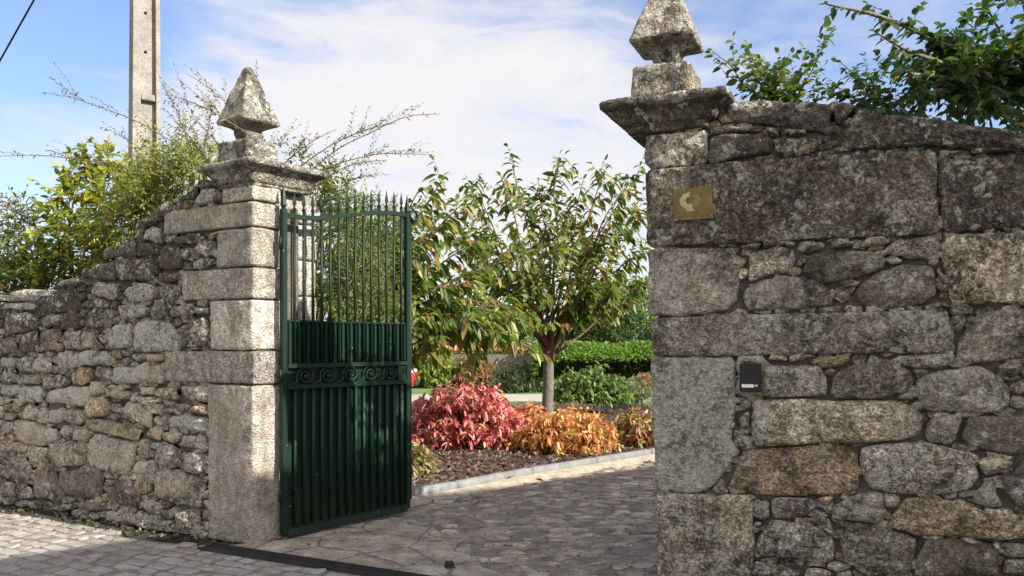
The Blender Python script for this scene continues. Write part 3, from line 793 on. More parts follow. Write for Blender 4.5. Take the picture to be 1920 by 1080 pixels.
# ---------------------------------------------------------------- gate
GH = Vector((-1.81, 6.76, 0)); GD = Vector((.615, .788, 0)).normalized(); GL = 1.375
gate = empty('iron_gate', GH, math.atan2(GD.y, GD.x))
tag(gate, 'open dark green iron gate leaf with spearheads, scroll band and solid lower panel', 'gate')
def rail_z(x):
    t = x/GL; return 2.575-.012*math.sin(math.pi*min(1, t/.45))*(1 if t < .45 else 0)+.155*(3*t*t-2*t**3)+.008*math.sin(math.pi*max(0, (t-.55)/.45))
def gpart(mb, name, sm=False, label=None, par=None):
    o = mb.local(name, M['paint'], par or gate, sm)
    if label: o['label'] = label
    return o
gpart(MB().box((GL/2, .012, .90), (GL/2-.03, .003, .84), bev=.0015), 'sheet_panel')
for x, t_ in ((.0, 2.62), (GL, 2.735)):
    st = gpart(MB().box((x, 0, t_/2+.02), (.024, .022, t_/2-.02), bev=.004), 'stile')
    ft = MB(); ft.tube([(x, 0, t_), (x, 0, t_+.03), (x, 0, t_+.10), (x, 0, t_+.19)], [.012, .026, .020, .001], 6); o = gpart(ft, 'spearhead', False, par=st); o.location = (0, 0, 0)
MBt = MB(); xs = [GL*i/40 for i in range(41)]; vs = []; fs = []
for x in xs:
    z = rail_z(x)
    for y, dz_ in ((-.02, -.018), (.02, -.018), (.02, .018), (-.02, .018)): vs.append((x, y, z+dz_))
for i in range(40):
    for k_ in range(4): fs.append((i*4+k_, i*4+(k_+1) % 4, i*4+4+(k_+1) % 4, i*4+4+k_))
MBt.add(vs, fs); gpart(MBt, 'top_rail')
for z, h in ((1.375, .018), (1.205, .018), (.05, .032)): gpart(MB().box((GL/2, -.012, z), (GL/2-.02, .02, h), bev=.004), 'rail')
nb = 14
for i in range(nb):
    x = GL*(i+1)/(nb+1)+.01; zt = rail_z(x)
    bb = MB(); bb.tube([(x, -.006, 1.39), (x, -.006, zt+.055)], .0115, 8)
    bar = gpart(bb, 'bar', True)
    sp = MB(); z0 = zt+.05
    # flattened spearhead: collar, waist, blade
    prof = [(0, .017, .017), (.012, .018, .018), (.02, .009, .009), (.035, .010, .007), (.055, .022, .008), (.075, .019, .007), (.115, .008, .004), (.155, .001, .001)]
    vs = []; fs = []
    for hz_, rx, ry in prof:
        for k_ in range(6): a = math.pi*2*k_/6; vs.append((x+rx*math.cos(a), -.006+ry*math.sin(a), z0+hz_))
    for r_ in range(len(prof)-1):
        for k_ in range(6): fs.append((r_*6+k_, r_*6+(k_+1) % 6, r_*6+6+(k_+1) % 6, r_*6+6+k_))
    sp.add(vs, fs); gpart(sp, 'spearhead', False, par=bar)
    lb = MB(); lb.tube([(x, -.010, .10), (x, -.010, 1.19)], .015, 8); gpart(lb, 'lower_bar', True)
# raised narrow ribs of the folded sheet above the scroll band
for i in range(nb+1):
    x = GL*(i+.5)/(nb+1)+.01
    gpart(MB().box((x, -.001, 1.565), (.010, .007, .165), bev=.003), 'sheet_rib'); 
gpart(MB().box((GL/2, -.002, 1.735), (GL/2-.03, .009, .008), bev=.002), 'sheet_edge')
# running scroll band
sc0 = .03; pitch = (GL*.86)/5
for i in range(5):
    cx = .06+pitch*(i+.62); cz = 1.29; pts = []
    for k_ in range(46):
        t_ = k_/45; a = math.radians(205-740*t_); r = .072*(1-t_)**.85+.006
        pts.append((cx+r*1.15*math.cos(a), -.012, cz+r*math.sin(a)*.98))
    tail = [(cx-.175, -.012, 1.226), (cx-.14, -.012, 1.228), (cx-.112, -.012, 1.236), (cx-.09, -.012, 1.25)]
    s_ = MB(); s_.tube(tail+pts, [.007, .009, .010, .010]+[.0095]*46, 6)
    s_.tube([(cx, -.022, cz), (cx, -.004, cz)], .016, 8)
    gpart(s_, 'scroll', True)
gpart(MB().box((GL-.075, -.008, 1.29), (.055, .004, .066), bev=.002), 'lock_plate')
# pull post and ring at the free end
pp_ = MB(); pp_.tube([(GL+.042, 0, .12), (GL+.042, 0, 2.70)], .012, 8); gpart(pp_, 'drop_bolt', True)
rg = MB(); cz = 2.73; pts = []
for k_ in range(40):
    t_ = k_/39; a = math.radians(-100+420*t_); r = .058*(1-.35*t_); pts.append((GL+.045+.02+r*math.cos(a)-.0, -.01-.015*t_, cz+r*math.sin(a)))
rg.tube(pts, .013, 8); gpart(rg, 'scroll_handle', True)
for z in (.35, 1.3, 2.35):
    h_ = MB(); h_.tube([(-.03, .0, z-.05), (-.03, .0, z+.05)], .012, 8); gpart(h_, 'hinge', True)

# ---------------------------------------------------------------- ground
def poly_sheet(name, pts, z, m, kind='structure', sub=0, thick=0):
    bm = bmesh.new(); vs = [bm.verts.new((p[0], p[1], z)) for p in pts]; f = bm.faces.new(vs)
    if f.normal.z < 0: f.normal_flip()
    bmesh.ops.triangulate(bm, faces=bm.faces[:])
    if thick:
        r = bmesh.ops.extrude_face_region(bm, geom=bm.faces[:]); 
        for v in [g for g in r['geom'] if isinstance(g, bmesh.types.BMVert)]: v.co.z -= thick
        bmesh.ops.recalc_face_normals(bm, faces=bm.faces[:])
    me = bpy.data.meshes.new(name); bm.to_mesh(me); bm.free(); me.materials.append(m)
    o = bpy.data.objects.new(name, me); COL.objects.link(o)
    if kind: o['kind'] = kind
    return o
poly_sheet('ground', [(-3000, -60), (3000, -60), (3000, 6000), (-3000, 6000)], -.09, M['grass'])
# gateway axes
GA = Vector((-2.0, 6.6, 0)); GB = Vector((.88, 5.4, 0)); GDv = (GB-GA).normalized(); GN = Vector((-GDv.y, GDv.x, 0))   # GN points into the garden
def gate_pt(a, b): return GA+GDv*a+GN*b
road_l = [gnd(0, 962), gnd(100, 975), gnd(190, 991), gnd(230, 1004), gnd(380, 1022), gnd(410, 1027)]
dr0, dr1 = gnd(405, 1027), gnd(770, 1083); DD = (dr1-dr0).normalized(); DN = Vector((-DD.y, DD.x, 0))
dend = dr0+DD*4.6
ext = road_l[0]+(road_l[0]-road_l[1]).normalized()*14
street_poly = [ext]+road_l+[dend, dend+DD*8, Vector((12, -14, 0)), Vector((-18, -14, 0))]
street_poly = [ext]+road_l+[dr0-DN*.075, dend-DN*.075, dend+DD*8, Vector((12, -14, 0)), Vector((-18, -14, 0))]
poly_sheet('street', street_poly, -.014, M['sand'])
poly_sheet('verge', [ext+Vector((0, 3, 0)), gate_pt(-9.9, 1.2)+Vector((-4, 5.4, 0)), gate_pt(.2, 1.6), gate_pt(.2, -.05), gnd(430, 1024), road_l[-1]]+[p for p in road_l[::-1][1:]]+[ext], -.035, M['soil'])
# street setts: rows roughly parallel to the wall foot
sm = MB(); ax = (road_l[0]-road_l[-1]).normalized(); ay = Vector((ax.y, -ax.x, 0))
if ay.y > 0: ay = -ay
org = road_l[-1]; sp_ = [(p.x, p.y) for p in street_poly]
v = -.30
while v < 4.2:
    hh = rnd(.11, .16); u = -4.5+rnd(0, .2)
    while u < 5.2:
        ww = rnd(.13, .27); c = org+ax*(u+ww/2)+ay*(v+hh/2)
        if inside((c.x, c.y), sp_) and c.y > 1.2:
            near = c.y > 4
            j = .012; q = [(u+rnd(0, j), v+rnd(0, j)), (u+ww-.014-rnd(0, j), v+rnd(0, j)), (u+ww-.014-rnd(0, j), v+hh-.013-rnd(0, j)), (u+rnd(0, j), v+hh-.013-rnd(0, j))]
            k = rnd(.85, 1.12); wr = rnd(-.02, .03)
            stone(sm, q, org, ax, ay, UP, proud=rnd(-.012, -.005), bev=.005, back=.03, col=(k+wr, k, k-wr*.8, 0), amp=.004, step=.03 if near else .09, gap=.001, belly=.001, rs=.07, rk=.08)
        u += ww
    v += hh
o = sm.build('street_setts', M['sett'], None, (0, 0, 0)); o['kind'] = 'structure'
# driveway
curb = [gnd(768, 937), gnd(860, 921), gnd(1000, 893), gnd(1120, 873), gnd(1222, 856)]
cdir = (curb[-1]-curb[-2]).normalized(); curb = [curb[0]-(curb[1]-curb[0]).normalized()*1.6]+curb+[curb[-1]+cdir*4+Vector((.8, 0, 0)), curb[-1]+cdir*9+Vector((3.5, -.5, 0))]
drive_poly = [gate_pt(.0, .7)]+[gate_pt(-.3, 2.0)]+curb+[Vector((14, 15, 0)), Vector((12, 6, 0)), gate_pt(3.2, .3), gate_pt(3.2, -.1), dend, dr0, gate_pt(.05, -.05)]
poly_sheet('driveway', drive_poly, -.018, M['sand'])
dm = MB(); dp = [(p.x, p.y) for p in drive_poly]
apron = [dr0+DN*.07, gnd(530, 1012), gnd(600, 992), gnd(690, 976), gnd(752, 974), gnd(770, 985), gnd(815, 990), gnd(800, 1006), gnd(862, 1016), gnd(850, 1032), gnd(900, 1046), gnd(905, 1066), gnd(960, 1090), dr0+DD*3.2+DN*.07]
apron2 = []
for i, p in enumerate(apron):
    q_ = apron[(i+1) % len(apron)]
    L = (q_-p).length; kk = max(1, int(L/.12))
    for j in range(kk):
        c = p+(q_-p)*j/kk
        if 2 <= i < 12: c = c+Vector((n3(c, 4)*.05, n3(c, 4, 9)*.09, 0))
        apron2.append(c)
ap = [(p.x, p.y) for p in apron2]
for (cu, cv), cell in voronoi(-2.8, 4.6, 5.0, 15.0, .17, .11):
    if not inside((cu, cv), dp) or inside((cu, cv), ap): continue
    k = rnd(.55, 1.25); wr = rnd(-.02, .06)
    stone(dm, cell, Vector((0, 0, 0)), Vector((1, 0, 0)), Vector((0, 1, 0)), UP, proud=rnd(-.024, -.004), bev=.008, back=.04, col=(k+wr, k, k-wr, 0), amp=.007, step=.025 if cv < 10 else .06, gap=.003, belly=.001, rs=.05, rk=.1)
o = dm.build('driveway_cobbles', M['cobble'], None, (0, 0, 0)); o['kind'] = 'structure'
# apron slab, gently uneven
bm = bmesh.new(); vs = [bm.verts.new((p.x, p.y, .002)) for p in apron2]; f = bm.faces.new(vs)
if f.normal.z < 0: f.normal_flip()
bmesh.ops.triangulate(bm, faces=bm.faces[:])
r_ = bmesh.ops.extrude_face_region(bm, geom=bm.faces[:])
for v in [g_ for g_ in r_['geom'] if isinstance(g_, bmesh.types.BMVert)]: v.co.z -= .03
bmesh.ops.recalc_face_normals(bm, faces=bm.faces[:])
me = bpy.data.meshes.new('threshold_slab'); bm.to_mesh(me); bm.free(); me.materials.append(M['concrete'])
o = bpy.data.objects.new('threshold_slab', me); COL.objects.link(o); o['kind'] = 'structure'
# drain
drn = empty('drain_channel', dr0+DD*2, math.atan2(DD.y, DD.x)); tag(drn, 'long black ribbed drain channel across the gateway threshold', 'drain')
mb = MB()
for i in range(6): mb.box((0, -.05+.020*i, -.002), (2.1, .004, .011), bev=.003)
mb.local('grate_bars', M['rubber'], drn)
MB().box((0, 0, -.016), (2.12, .072, .006)).local('trough', M['rubber'], drn)
mb = MB(); mb.box((0, -.068, -.002), (2.12, .008, .014), bev=.003); mb.box((0, .068, -.002), (2.12, .008, .014), bev=.003); mb.local('edge_rails', M['rubber'], drn)
# gate stop
gs = gnd(843, 1064); st = empty('gate_stop', gs, .3); tag(st, 'small black square gate stop on the threshold slab', 'gate stop')
MB().box((0, 0, .022), (.028, .03, .02), bev=.005).local('block', M['rubber'], st); MB().box((0, 0, .004), (.034, .038, .003), bev=.001).local('base_plate', M['rubber'], st)
# kerb
kb = MB()
def strip(mb, pts, wdt, h, seg, col=(1, 1, 1, 1)):
    acc = 0
    for i in range(len(pts)-1):
        a, b = pts[i], pts[i+1]; L = (b-a).length; k = max(1, round(L/seg)); t = (b-a).normalized(); nn = Vector((-t.y, t.x, 0))
        for j in range(k):
            block(mb, a+(b-a)*j/k+UP*(-.03), t, nn, UP, L/k-.006, wdt, h+.03, bev=.012, amp=.004, step=.05, col=col)
strip(kb, curb, .12, .10, .95); o = kb.build('kerb', M['curb'], None, (0, 0, 0)); o['kind'] = 'structure'
# sand drift lying against the kerb
dv = MB(); vs = []; 
for p, nx in zip(curb[:-1], curb[1:]):
    t = (nx-p).normalized(); nn = Vector((t.y, -t.x, 0)); L = (nx-p).length; K = max(2, int(L/.15)); 
    for j in range(K):
        c = p+(nx-p)*j/K; w_ = .24+n3(c, 1.5)*.14+n3(c, 6)*.12
        vs += [c+UP*.03, c+nn*w_*.5+UP*.016, c+nn*w_+UP*(-.015)]
fs = []
for i in range(len(vs)//3-1):
    a = i*3; fs += [(a, a+1, a+4, a+3), (a+1, a+2, a+5, a+4)]
dv.add(vs, fs); dvm = noisy('drift_sand', (.24, .20, .15), (.42, .36, .28), 9, 1, .5, .006); o = dv.build('sand_drift', dvm, None, (0, 0, 0)); o['kind'] = 'stuff'
# planted bed, path and lawn behind
cn = [c+Vector((-(cdir.y), cdir.x, 0))*.10 for c in curb]
poly_sheet('planting_bed', cn+[Vector((16, 22, 0)), Vector((-8, 22, 0)), Vector((-8, 9.5, 0))], .03, M['mulch'])
poly_sheet('garden_path', [(-30, 22.4), (30, 22.4), (34, 25.6), (-34, 25.6)], .045, M['gravel'])
poly_sheet('lawn_verge', [(-34, 21.0), (34, 21.0), (34, 22.4), (-34, 22.4)], .041, M['grass'])
poly_sheet('lawn', [(-60, 25.6), (60, 25.6), (90, 80), (-90, 80)], .03, M['grass'])
# ---------------------------------------------------------------- vegetation
def leaves(name, pos, dirs, length, width, cols, m, parent, fold=.35, droop=.25, simple=False):
    """many small folded, drooping leaves with real outlines, one mesh (the crown of one plant)"""
    n = len(pos); P = np.asarray(pos, dtype=np.float64); D = np.asarray(dirs, dtype=np.float64)
    D /= np.linalg.norm(D, axis=1, keepdims=True)+1e-9
    up = RNG.normal(0, .45, (n, 3)); up[:, 2] += 1
    S = np.cross(D, up); S /= np.linalg.norm(S, axis=1, keepdims=True)+1e-9
    Nn = np.cross(S, D); L = np.asarray(length).reshape(-1, 1)*np.ones((n, 1)); W = np.asarray(width).reshape(-1, 1)*np.ones((n, 1))
    Z = np.array([0, 0, 1.0]); dr = droop*RNG.uniform(.3, 1.6, (n, 1)); fo = fold*RNG.uniform(.4, 1.4, (n, 1))
    def pt(t, s): return P+D*L*t+S*W*s+Nn*(abs(s)*W*fo)-Z*(L*dr*t*t)
    if simple: V = [pt(0, 0), pt(.45, -.5), pt(1, 0), pt(.45, .5)]; F4 = [(0, 1, 2, 3)]; F3 = []
    else:
        V = [pt(0, 0), pt(.3, -.42), pt(.3, .42), pt(.35, 0), pt(.65, -.38), pt(.65, .38), pt(.68, 0), pt(1, 0)]
        F3 = [(0, 1, 3), (0, 3, 2), (4, 7, 6), (6, 7, 5)]; F4 = [(1, 4, 6, 3), (3, 6, 5, 2)]
    k = len(V); V = np.stack(V, 1).reshape(-1, 3)
    off = Vector((0, 0, 0)); q = parent
    while q: off += Vector(q.location); q = q.parent
    V = V-np.array(off)
    base = np.arange(n)*k
    loops = []; starts = []; tot = []; cur = 0
    A3 = (np.array(F3).reshape(1, -1, 3)+base.reshape(-1, 1, 1)).reshape(-1, 3) if F3 else np.zeros((0, 3), int)
    A4 = (np.array(F4).reshape(1, -1, 4)+base.reshape(-1, 1, 1)).reshape(-1, 4)
    li = np.concatenate([A3.ravel(), A4.ravel()]); n3_, n4_ = len(A3), len(A4)
    st = np.concatenate([np.arange(n3_)*3, n3_*3+np.arange(n4_)*4])
    me = bpy.data.meshes.new(name); me.vertices.add(len(V)); me.vertices.foreach_set('co', V.astype(np.float32).ravel())
    me.loops.add(len(li)); me.loops.foreach_set('vertex_index', li.astype(np.int32)); me.polygons.add(n3_+n4_)
    me.polygons.foreach_set('loop_start', st.astype(np.int32)); me.update(calc_edges=True)
    C4 = np.ones((n, 4)); C4[:, :3] = np.asarray(cols)
    a = me.color_attributes.new('tint', 'FLOAT_COLOR', 'POINT'); a.data.foreach_set('color', np.repeat(C4, k, 0).astype(np.float32).ravel())
    me.polygons.foreach_set('use_smooth', [True]*(n3_+n4_)); me.materials.append(m); me.validate()
    o = bpy.data.objects.new(name, me); COL.objects.link(o); o.parent = parent; return o
def pal(n, cs, var=.2):
    """per-leaf colour picked from [(weight, rgb)]"""
    w_ = np.array([c[0] for c in cs], float); w_ /= w_.sum(); i = RNG.choice(len(cs), n, p=w_)
    A = np.array([c[1] for c in cs])[i]; return np.clip(A*RNG.uniform(1-var, 1+var, (n, 1))*RNG.uniform(.93, 1.07, (n, 3)), 0, 1)
def curve(a, b, sag=0, n=10, wob=.03, up=None):
    a = Vector(a); b = Vector(b); L = (b-a).length; sd = rnd(0, 90); o = []
    for i in range(n+1):
        t = i/n; p = a.lerp(b, t); p.z += sag*4*t*(1-t)*L
        e = math.sin(math.pi*t)*.7+.3*t
        p += Vector((n3((t*3, sd, 0), 1), n3((t*3, sd, 5), 1), n3((t*3, sd, 9), 1)))*wob*L*2*e*(0 if i == 0 else 1)
        o.append(p)
    return o
class Plant:
    def __init__(s): s.tw = MB(); s.P = []; s.D = []; s.L = []; s.W = []; s.c = []
    def leaf(s, p, d, l, w_, c=None): s.P.append(tuple(p)); s.D.append(tuple(d)); s.L.append(l); s.W.append(w_); s.c.append(c)
    def spray(s, pts, r0, spacing, ll, lw, t0=.2, out=.8, down=.35, jit=.3, fwd=.7, cfn=None):
        """a twig with leaves set alternately along it"""
        n = len(pts)-1; s.tw.tube(pts, [r0*(1-.8*i/n) for i in range(n+1)], 5)
        L = [(pts[i+1]-pts[i]).length for i in range(n)]; tot = sum(L); d = tot*t0; side = 1
        while d < tot:
            a = 0; i = 0
            while i < n-1 and a+L[i] < d: a += L[i]; i += 1
            f = (d-a)/max(L[i], 1e-6); p = pts[i].lerp(pts[i+1], min(1, f)); t = (pts[i+1]-pts[i]).normalized()
            sd = t.cross(UP); sd = sd.normalized() if sd.length > .05 else Vector((1, 0, 0))
            ang = rnd(-.9, .9); sd = (Matrix.Rotation(ang, 3, t) @ sd)*side
            dr = t*fwd+sd*out+Vector((rnd(-jit, jit), rnd(-jit, jit), rnd(-jit, jit)-down))
            k = rnd(.5, 1.22)*(1-.35*(d/tot)**3)
            s.leaf(p, dr, ll*k, lw*k, cfn(d/tot) if cfn else None)
            side = -side; d += spacing*rnd(.6, 1.4)
        tip = (pts[-1]-pts[-2]).normalized(); s.leaf(pts[-1], tip+Vector((0, 0, -down*.5)), ll*.7, lw*.7, cfn(1) if cfn else None)
    def finish(s, root, pal_, m, name='crown', twname='branches', tm='twig', **kw):
        n = len(s.P); c = pal(n, pal_)
        for i, q in enumerate(s.c):
            if q is not None: c[i] = q
        o = leaves(name, s.P, s.D, np.array(s.L), np.array(s.W), c, m, root, **kw)
        s.tw.build(twname, M[tm], root); return o
CH = [(4, (.065, .11, .02)), (4, (.12, .165, .03)), (3.4, (.25, .26, .08)), (1.2, (.22, .15, .06)), (.45, (.24, .13, .06)), (.2, (.36, .26, .04)), (.08, (.32, .08, .03))]
def cherry(base, fork, tips, label, tr, ll=.24, lw=.105, dense=1.0, extra=0, zlow=None):
    root = empty('cherry_tree', base); tag(root, label, 'tree', 'cherry trees inside the gate')
    tk = MB(); pts = curve(base+UP*(-.1), fork, 0, 8, .01); tk.tube(pts, [tr*(1.25-.35*i/8) if i < 7 else tr*.95 for i in range(9)], 14)
    pl = Plant()
    for ti in tips:
        tip, thick = (ti, 1) if isinstance(ti, Vector) else ti
        b = curve(fork+Vector((rnd(-.04, .04), rnd(-.04, .04), rnd(-.35, .1))), tip, rnd(-.02, .10), 12, .025)
        pl.tw.tube(b, [tr*.28*(1-.9*i/12)+.004 for i in range(13)], 6)
        # leaders carry leafy twigs, drooping leaves
        pl.spray(b[7:], .008, .045/dense, ll, lw, 0, .8, .75)
        for k_ in range(int(16*dense)):
            t = rnd(.22, 1)**.8; i = min(11, int(t*12)); p = b[i].lerp(b[i+1], t*12-i); ax_ = (b[i+1]-b[i]).normalized()
            dv_ = Vector((rnd(-1, 1), rnd(-1, 1), rnd(-.45, .8))); dv_ = (dv_.normalized()+ax_*.9).normalized()
            LL = rnd(.28, .72)*(1.15-.5*t); tw = curve(p, p+dv_*LL, -.04, 5, .04)
            pl.spray(tw, .006, .050, ll, lw, .15, .75, .75)
    pl.finish(root, CH, M['leaf'], fold=.5, droop=.30)
    tk.build('trunk', M['bark'], root); return root
T = lambda *a: at(*a)
base1 = Vector(((1025-960)*14/F, 14, .02))
tips1 = [T(905, 375, 13.6), T(880, 350, 14.2), T(962, 298, 14), T(938, 330, 13.5), T(1048, 304, 14.2), T(1010, 340, 14.6), T(1095, 335, 14), T(1135, 318, 14.4), T(1198, 325, 14.6), T(1165, 360, 13.6),
         T(1205, 400, 14), T(1212, 470, 13.8), T(1208, 530, 14.3), T(1150, 500, 13.3), T(1150, 550, 13.6), T(1105, 545, 13.1), T(960, 450, 13.2), T(1060, 430, 13.2), T(1000, 400, 14.8),
         T(930, 520, 13), T(980, 585, 12.8), T(1110, 440, 15), T(1010, 500, 15), T(925, 560, 12.8), T(985, 545, 14.8), T(1130, 470, 12.9), T(1040, 470, 12.8), T(890, 470, 13.4), T(1180, 440, 14.8), T(860, 420, 13.8)]
cherry(base1, T(1031, 640, 14), tips1, 'cherry tree with bare grey trunk and drooping reddening leaves behind the orange shrub', .085, dense=.78, ll=.22, lw=.095)
base2 = Vector(((668-960)*11.6/F, 11.6, .02))
tips2 = [T(785, 360, 11.2), T(835, 330, 11.6), T(862, 385, 11.4), T(760, 410, 10.8), T(820, 430, 11), T(885, 460, 11), T(790, 480, 10.6), T(905, 520, 11.2), T(840, 540, 10.8), T(930, 575, 11.4), T(985, 600, 11.8), T(900, 590, 11),
         T(870, 600, 10.7), T(940, 625, 11), T(800, 600, 10.4), T(830, 650, 10.6), T(900, 660, 11), T(720, 430, 11), T(700, 520, 10.8), T(740, 560, 10.6), T(1000, 470, 12.4), T(990, 650, 11.6), T(660, 470, 11.5), T(780, 540, 11.8), T(760, 620, 11)]
cherry(base2, T(672, 590, 11.6), tips2, 'cherry tree standing partly behind the gate bars, long leafy branches reaching right', .09, dense=.74, ll=.23, lw=.10)

def rosette_shrub(name, label, cat, c, rx, ry, h, nst, nl, ll, lw, pal_, m, group=None, whorl=9, lean=0, droop=.5, low=.06, crown='leaves', skirt=True, stems='stems'):
    root = empty(name, c); tag(root, label, cat, group)
    pl = Plant()
    for i in range(nst):
        a = rnd(0, 2*math.pi); e = math.asin(min(1, rnd(low, 1)))*rnd(.85, 1.05) if skirt else rnd(.3, 1.5); k = rnd(.72, 1.04)*(1+.16*n3((a*1.3, e*2, nst), 1.3))
        tip = c+Vector((rx*math.cos(a)*math.cos(e)*k, ry*math.sin(a)*math.cos(e)*k, .05+h*math.sin(e)*k+lean))
        st = curve(c+Vector((rnd(-.12, .12)*rx, rnd(-.12, .12)*ry, 0)), tip, .10, 6, .03)
        pl.tw.tube(st, [.010*(1-.7*j/6) for j in range(7)], 4)
        ax_ = (st[-1]-st[-2]).normalized(); o1 = ax_.orthogonal().normalized(); o2 = ax_.cross(o1)
        for j in range(nl):
            b = 2*math.pi*j/nl*1.618+rnd(-.3, .3); q = st[-1]-ax_*rnd(0, ll*1.4)
            d_ = (o1*math.cos(b)+o2*math.sin(b))*.9+ax_*rnd(.1, .8)+Vector((0, 0, -droop*rnd(.2, 1.2)))
            pl.leaf(q, d_, ll*rnd(.6, 1.2), lw*rnd(.7, 1.2))
    pl.finish(root, pal_, m, crown, stems, fold=.35, droop=.3); return root
PINK = [(4, (.60, .15, .18)), (3.4, (.66, .28, .28)), (2, (.46, .07, .09)), (1.8, (.60, .30, .22)), (.7, (.56, .36, .18)), (.5, (.28, .05, .06)), (.3, (.18, .17, .06))]
ORG = [(4, (.60, .29, .10)), (3, (.60, .24, .11)), (2.4, (.60, .40, .14)), (1, (.38, .34, .10)), (1.5, (.54, .19, .11)), (.6, (.27, .12, .06)), (.5, (.18, .18, .06))]
MIX = [(3, (.28, .10, .07)), (3, (.34, .20, .08)), (3, (.16, .18, .05)), (2, (.42, .16, .10)), (1, (.45, .38, .12))]
rosette_shrub('pink_shrub', 'large mounded shrub with bright pink and crimson leaves beside the gate', 'shrub', at(872, 838, 12.7)*1.0+Vector((0, 0, 0)), .98, .8, 1.0, 420, 10, .118, .052, PINK, M['redleaf'])
rosette_shrub('orange_shrub', 'low spreading shrub with orange and yellow leaves in front of the cherry trunk', 'shrub', at(1062, 850, 12.1), .78, .7, .62, 310, 11, .122, .044, ORG, M['redleaf'])
rosette_shrub('bronze_shrub', 'bronze and olive leaved shrub at the foot of the right pier', 'shrub', at(1205, 835, 12.9), .62, .6, .52, 150, 9, .13, .05, MIX, M['redleaf'])
rosette_shrub('orange_shrub', 'small peach coloured bush squeezed between the pink and the orange shrub', 'shrub', at(985, 820, 13.2), .50, .5, .52, 110, 9, .14, .055, [(3, (.58, .22, .12)), (2, (.60, .32, .12)), (2, (.5, .14, .1))], M['redleaf'])
rosette_shrub('variegated_shrub', 'small shrub with narrow green and pinkish leaves beside the gate foot', 'shrub', at(770, 895, 9.9), .34, .35, .42, 85, 10, .16, .035, [(3, (.14, .18, .05)), (3, (.30, .28, .12)), (2, (.38, .22, .14)), (2, (.22, .10, .07))], M['redleaf'])
GRN = [(4, (.07, .13, .025)), (3, (.11, .18, .03)), (2, (.05, .085, .02)), (1, (.2, .24, .06))]
YGR = [(4, (.16, .21, .035)), (3, (.11, .17, .03)), (2, (.24, .26, .05)), (.6, (.40, .34, .05))]
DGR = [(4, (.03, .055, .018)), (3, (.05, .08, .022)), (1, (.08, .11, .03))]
rosette_shrub('green_shrub', 'rounded glossy green shrub behind the orange shrub, right of the trunk', 'shrub', at(1108, 752, 18.5)+Vector((0, 0, -.05)), .92, .8, .78, 300, 8, .15, .075, [(4, (.14, .22, .05)), (3, (.22, .29, .09)), (3, (.06, .10, .025))], M['leaf'])
rosette_shrub('silvery_shrub', 'small grey green shrub right of the glossy green one', 'shrub', at(1190, 755, 20), .55, .5, .55, 120, 8, .13, .03, [(2, (.22, .25, .15)), (2, (.13, .17, .08))], M['leaf'])
rosette_shrub('rosy_shrub', 'low bush with a red tinge by the pale path near the right pier', 'shrub', at(1215, 740, 21), .4, .4, .6, 80, 8, .12, .04, MIX, M['leaf'])
rosette_shrub('olive_shrub', 'yellow green bush behind the path, nearest the gate', 'shrub', at(800, 728, 30), 1.3, 1.2, 1.75, 300, 8, .24, .09, YGR, M['leaf'])
rosette_shrub('olive_shrub', 'tall yellow green bush behind the red car', 'shrub', at(715, 728, 31), 1.6, 1.2, 2.1, 260, 8, .26, .1, YGR, M['leaf'])
rosette_shrub('russet_shrub', 'bush with russet and green leaves above the pink shrub', 'shrub', at(888, 728, 30), 1.05, 1.0, 1.2, 220, 8, .2, .08, MIX+[(4, (.1, .14, .03))], M['leaf'])
rosette_shrub('dark_shrub', 'dark grey green feathery bush behind the pink shrub', 'shrub', at(968, 738, 27), .95, .9, 1.05, 230, 8, .2, .05, [(3, (.06, .09, .045)), (3, (.10, .13, .07))], M['leaf'])
# clipped hedge, round bushes and conifer behind
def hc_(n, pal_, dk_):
    c = pal(n, pal_); c[dk_] = pal(len(dk_), DGR)*.8; return c  # undercut leaves coloured darker to imitate shade below the hedge top
def hedge(label, c, hx, hy, z0, z1, n, ll, pal_):
    root = empty('clipped_hedge', c); tag(root, label, 'hedge'); P = []; D = []; dk_ = []
    for i in range(n):
        s_ = rnd(0, 1); x = rnd(-hx, hx); y = rnd(-hy, hy)
        fr = max(0, -y/hy); zt_ = z1-.42*fr**1.6+.12*n3((x, y, 0), .9)
        if s_ < .65: q = Vector((x, y, zt_+rnd(-.12, .07))); d_ = Vector((rnd(-1, 1), rnd(-1.4, .6), rnd(.2, 1)))
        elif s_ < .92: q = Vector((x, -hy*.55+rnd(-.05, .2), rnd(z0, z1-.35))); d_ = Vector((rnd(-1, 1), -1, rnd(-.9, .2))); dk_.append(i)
        else: sg = random.choice((-1, 1)); q = Vector((sg*(hx+rnd(-.12, .05)), y, rnd(z0, z1))); d_ = Vector((sg, rnd(-1, 1), rnd(-.6, .6)))
        P.append(c+q); D.append(d_)
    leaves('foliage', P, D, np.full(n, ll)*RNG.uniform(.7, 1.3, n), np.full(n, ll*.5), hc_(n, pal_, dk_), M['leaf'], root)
    b = MB(); b.box((0, hy*.2, (z0+z1)/2-.12), (hx-.12, hy*.65, (z1-z0)/2-.18)); b.local('inner_branches', M['soil'], root)
    for i in range(9):
        s_ = MB(); x = -hx+.5+i*(2*hx-1)/8; s_.tube([(x, rnd(-.2, .2), -.05), (x+rnd(-.1, .1), 0, z0+.2)], .06, 6); s_.local('stem', M['bark'], root, True)
    return root
hedge('broad flat topped green hedge with a bright clipped top behind the lawn', at(1160, 735, 27.5)+Vector((.2, 0, 0)), 2.9, 1.3, .55, 1.48, 11000, .14, [(4, (.12, .22, .035)), (3, (.18, .28, .05)), (2, (.07, .12, .025))])
